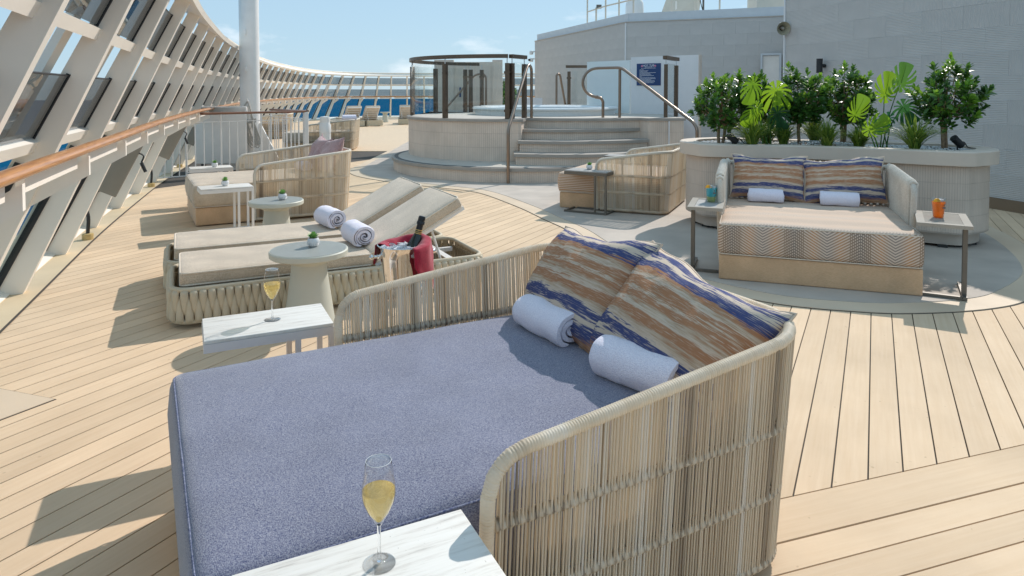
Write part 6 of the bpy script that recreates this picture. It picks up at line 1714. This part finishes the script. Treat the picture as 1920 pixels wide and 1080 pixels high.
tree_at('glossy shrub on a straight single trunk left of the wall lamp', 1501, 7.2, 1506, 182, 42, 50, 8, 1)
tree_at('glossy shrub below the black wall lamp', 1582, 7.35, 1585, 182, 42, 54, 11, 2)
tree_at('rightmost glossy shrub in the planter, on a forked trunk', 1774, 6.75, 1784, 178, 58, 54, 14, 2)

def monstera_leaf(par, pos, size, roll, yaw, pitch, tint, seed, stem_to=None):
    lr = random.Random(seed); mb = MB(); n = 420; pts_ = []
    cuts = [(-140, 5.0), (-110, 5.0), (-82, 4.6), (-56, 4.2), (-32, 3.2), (32, 3.2), (56, 4.2), (82, 4.6), (110, 5.0), (140, 5.0)]
    cuts = [(c_+lr.uniform(-5, 5), w_*lr.uniform(1.1, 1.9), lr.uniform(0.22, 0.46)) for c_, w_ in cuts]
    for k in range(n+1):
        th = -172+344*k/n; a = R(th)
        r_ = 0.52+0.34*math.cos(a)*0.9+0.18*math.cos(2*a)*0.35+0.10*abs(math.sin(a)); r_ *= 1.0+0.10*(math.cos(a) > 0)*math.cos(a)**6
        r_ = max(r_, 0.36)
        for c_, w_, dpt in cuts:
            x = abs(th-c_)/w_
            if x < 1: r_ = min(r_, r_*(dpt+(1-dpt)*x**4))
        pts_.append((r_, a))
    def P_(r_, a, f):
        rr = r_*f; a = a*(1-0.30*(rr/0.8)**2*min(1.0, abs(a)/1.2)) if abs(a) < 2.6 else a; x, z = rr*math.sin(a)*0.92, rr*math.cos(a)
        y = 0.16*rr*rr*1.0-0.10*abs(x)*1.0+0.05*math.sin(a*5+seed)*rr
        return Vector((x*size, y*size, z*size))
    vs_ = [Vector((0, 0, 0))]; fr = [0.3, 0.62, 1.0]
    for f in fr: vs_ += [P_(min(r_, 0.95), a, f) if f == 1.0 else P_(r_, a, f) for r_, a in pts_]
    N1 = n+1; fs = [(0, 1+i, 2+i) for i in range(n)]
    for q in range(2):
        for i in range(n): fs.append((1+q*N1+i, 1+(q+1)*N1+i, 1+(q+1)*N1+i+1, 1+q*N1+i+1))
    mb.add(vs_, fs, tint)
    o = mb.build('leaf', MONST, par, 180, pos, (pitch, roll, yaw))
    # midrib
    rb = MB(); rb.tube([P_(0.05+0.8*k/6, 0.0, 1.0)+Vector((0, -0.003, 0)) for k in range(7)], [0.0035*(1-k/8) for k in range(7)], 5, tint=min(1, tint+0.1)); rb.build('midrib', MONST, o, 60)
    return o
def monstera(label, base, leaves, seed):
    t = thing('monstera_plant', label, 'plant', base, 0, 'monstera plants in the planter')
    for k, (px, py, Y, size, roll, yaw, pitch, tint) in enumerate(leaves):
        p = Vector(((px-960)/1280*Y, Y, 1.45-(py-171)*Y/1280))-Vector(base)
        monstera_leaf(t, p, size, R(roll), R(yaw), R(pitch), tint, seed+k)
        mb = MB(); mb.tube(catmull([Vector((0.03*(k-1.5), 0.02*(k % 2), -0.02)), Vector((p.x*0.45, p.y*0.5+0.03, p.z*0.55)), p+Vector((0, 0.012, 0))], 6), [0.0075-0.0003*i for i in range(13)], 6, tint=0.45); mb.build('stalk', MONST, t, 60)
    return t
b = on_planter(1440, 7.0); b.z = SZ
monstera('bright monstera between the two left shrubs', b, [(1412, 158, 7.02, 0.24, 188, 15, -10, 0.80), (1455, 170, 6.95, 0.30, 172, -10, -12, 1.0), (1418, 205, 6.92, 0.23, 200, 20, -18, 0.95), (1458, 212, 7.0, 0.23, 160, -15, -20, 0.08)], 40)
b = on_planter(1660, 6.85); b.z = SZ
monstera('tall bright monstera left of the rightmost shrub', b, [(1659, 178, 6.80, 0.25, 10, 5, 8, 1.0), (1688, 158, 6.95, 0.24, 15, -10, 6, 0.45), (1694, 200, 6.98, 0.24, 150, -25, -14, 0.15), (1665, 222, 6.9, 0.21, 200, 10, -20, 0.02)], 50)
b = on_planter(1655, 6.6); b.z = SZ
monstera('low bright monstera with two leaves leaning left', b, [(1604, 215, 6.66, 0.22, 25, 10, 12, 0.92), (1632, 243, 6.5, 0.21, 50, 5, 24, 0.95)], 60)

def grass(label, px, Y, w, h, seed, n=220):
    b = on_planter(px, Y); b.z = SZ; t = thing('grass_tuft', label, 'grass', b, 0, 'grass tufts in the planter'); lr = random.Random(seed); mb = MB()
    for k in range(n):
        a = lr.uniform(0, 2*math.pi); sp_ = lr.uniform(0.15, 1.0); L_ = 1.5*h*lr.uniform(0.75, 1.3); d = Vector((math.cos(a), math.sin(a)*0.75, 0)); sd_ = Vector((-math.sin(a), math.cos(a), 0)); wd = lr.uniform(0.004, 0.0068)
        o_ = Vector((lr.uniform(-0.03, 0.03), lr.uniform(-0.03, 0.03), -0.01)); vs_ = []
        for i in range(6):
            u = i/5; reach = 1.6*w*sp_*u**1.4; z = L_*(u-0.55*sp_*u**2.6); c_ = o_+d*reach+Vector((0, 0, z)); q = wd*(1-u**2.2)+0.0006
            vs_ += [c_-sd_*q, c_+Vector((0, 0, -0.001)), c_+sd_*q]
        mb.add(vs_, [(i*3+j, i*3+j+1, (i+1)*3+j+1, (i+1)*3+j) for i in range(5) for j in range(2)], lr.uniform(0.15, 1.0))
    stuff(mb.build('blades', GRASS, t, 180)); return t
for k, (px, Y, w, h, lab) in enumerate([(1412, 7.0, 0.24, 0.22, 'bushy grass tuft under the left monstera'), (1470, 7.15, 0.18, 0.20, 'grass tuft left of the straight single trunk'), (1552, 6.82, 0.16, 0.20, 'bright grass tuft at the middle of the planter rim'),
                                        (1528, 7.3, 0.2, 0.22, 'grass tuft behind the middle of the planter, right of the single trunk'), (1612, 6.8, 0.17, 0.17, 'dark grass tuft below the low monstera'), (1716, 6.5, 0.25, 0.24, 'wide grass tuft left of the rightmost shrub'), (1438, 7.35, 0.2, 0.2, 'grass tuft at the back of the planter, left part')]):
    grass(lab, px, Y, w, h, 70+k)
def spot(label, px, Y, ang):
    b = on_planter(px, Y); b.z = SZ; t = thing('garden_spotlight', label, 'spotlight', b, ang, 'planter spotlights')
    mb = MB(); mb.lathe([(0.0, -0.06), (0.034, -0.06), (0.036, 0.06), (0.030, 0.062), (0.0, 0.05)], 16, (0, 0, 0.085), M=Matrix.Rotation(R(-50), 3, 'Y')); mb.build('lamp_body', BLACK, t, 40)
    mb = MB(); mb.tube([(0, 0, -0.02), (0, 0, 0.07)], 0.008, 6); mb.build('stake', BLACK, t, 50)
    mb = MB(); mb.tube(catmull([Vector((0.03, 0, 0.07)), Vector((0.09, 0.02, 0.08)), Vector((0.15, 0.04, 0.03)), Vector((0.2, 0.06, 0.02))], 5), 0.005, 6); mb.build('cable', BLACK, t, 60)
spot('black spotlight in the pebbles beside the leftmost shrub', 1374, 7.05, R(10)); spot('black spotlight in the pebbles right of the rightmost shrub', 1797, 6.55, R(10))
# shrub far behind the tub
tt = Vector((-0.24, 21.2, 0.0)); far_t = thing('potted_shrub', 'green shrub in a pot glimpsed between the bronze posts beyond the tub', 'shrub', tt)
mb = MB(); mb.lathe([(0.22, 0.0), (0.28, 0.6), (0.25, 0.6), (0.22, 0.5), (0.0, 0.5)], 20); mb.build('pot', PANELW, far_t, 40)
lr = random.Random(77); lm = MB()
for k in range(700):
    d = Vector((lr.gauss(0, 1), lr.gauss(0, 1), lr.gauss(0, 1))).normalized()*lr.uniform(0.4, 1)**0.4; c_ = Vector((d.x*0.42, d.y*0.42, 1.2+d.z*0.55)); s1 = Vector((lr.gauss(0, 1), lr.gauss(0, 1), lr.gauss(0, 1))).normalized()*0.09; s2 = s1.orthogonal().normalized()*0.035
    lm.add([c_-s1, c_+s2, c_+s1, c_-s2], [(0, 1, 2, 3)], lr.uniform(0.1, 0.9))
stuff(lm.build('foliage', LEAFD, far_t, 180)); mb = MB(); mb.tube([(0, 0, 0.4), (0, 0, 1.1)], 0.03, 6); mb.build('trunk', BARK, far_t, 50)
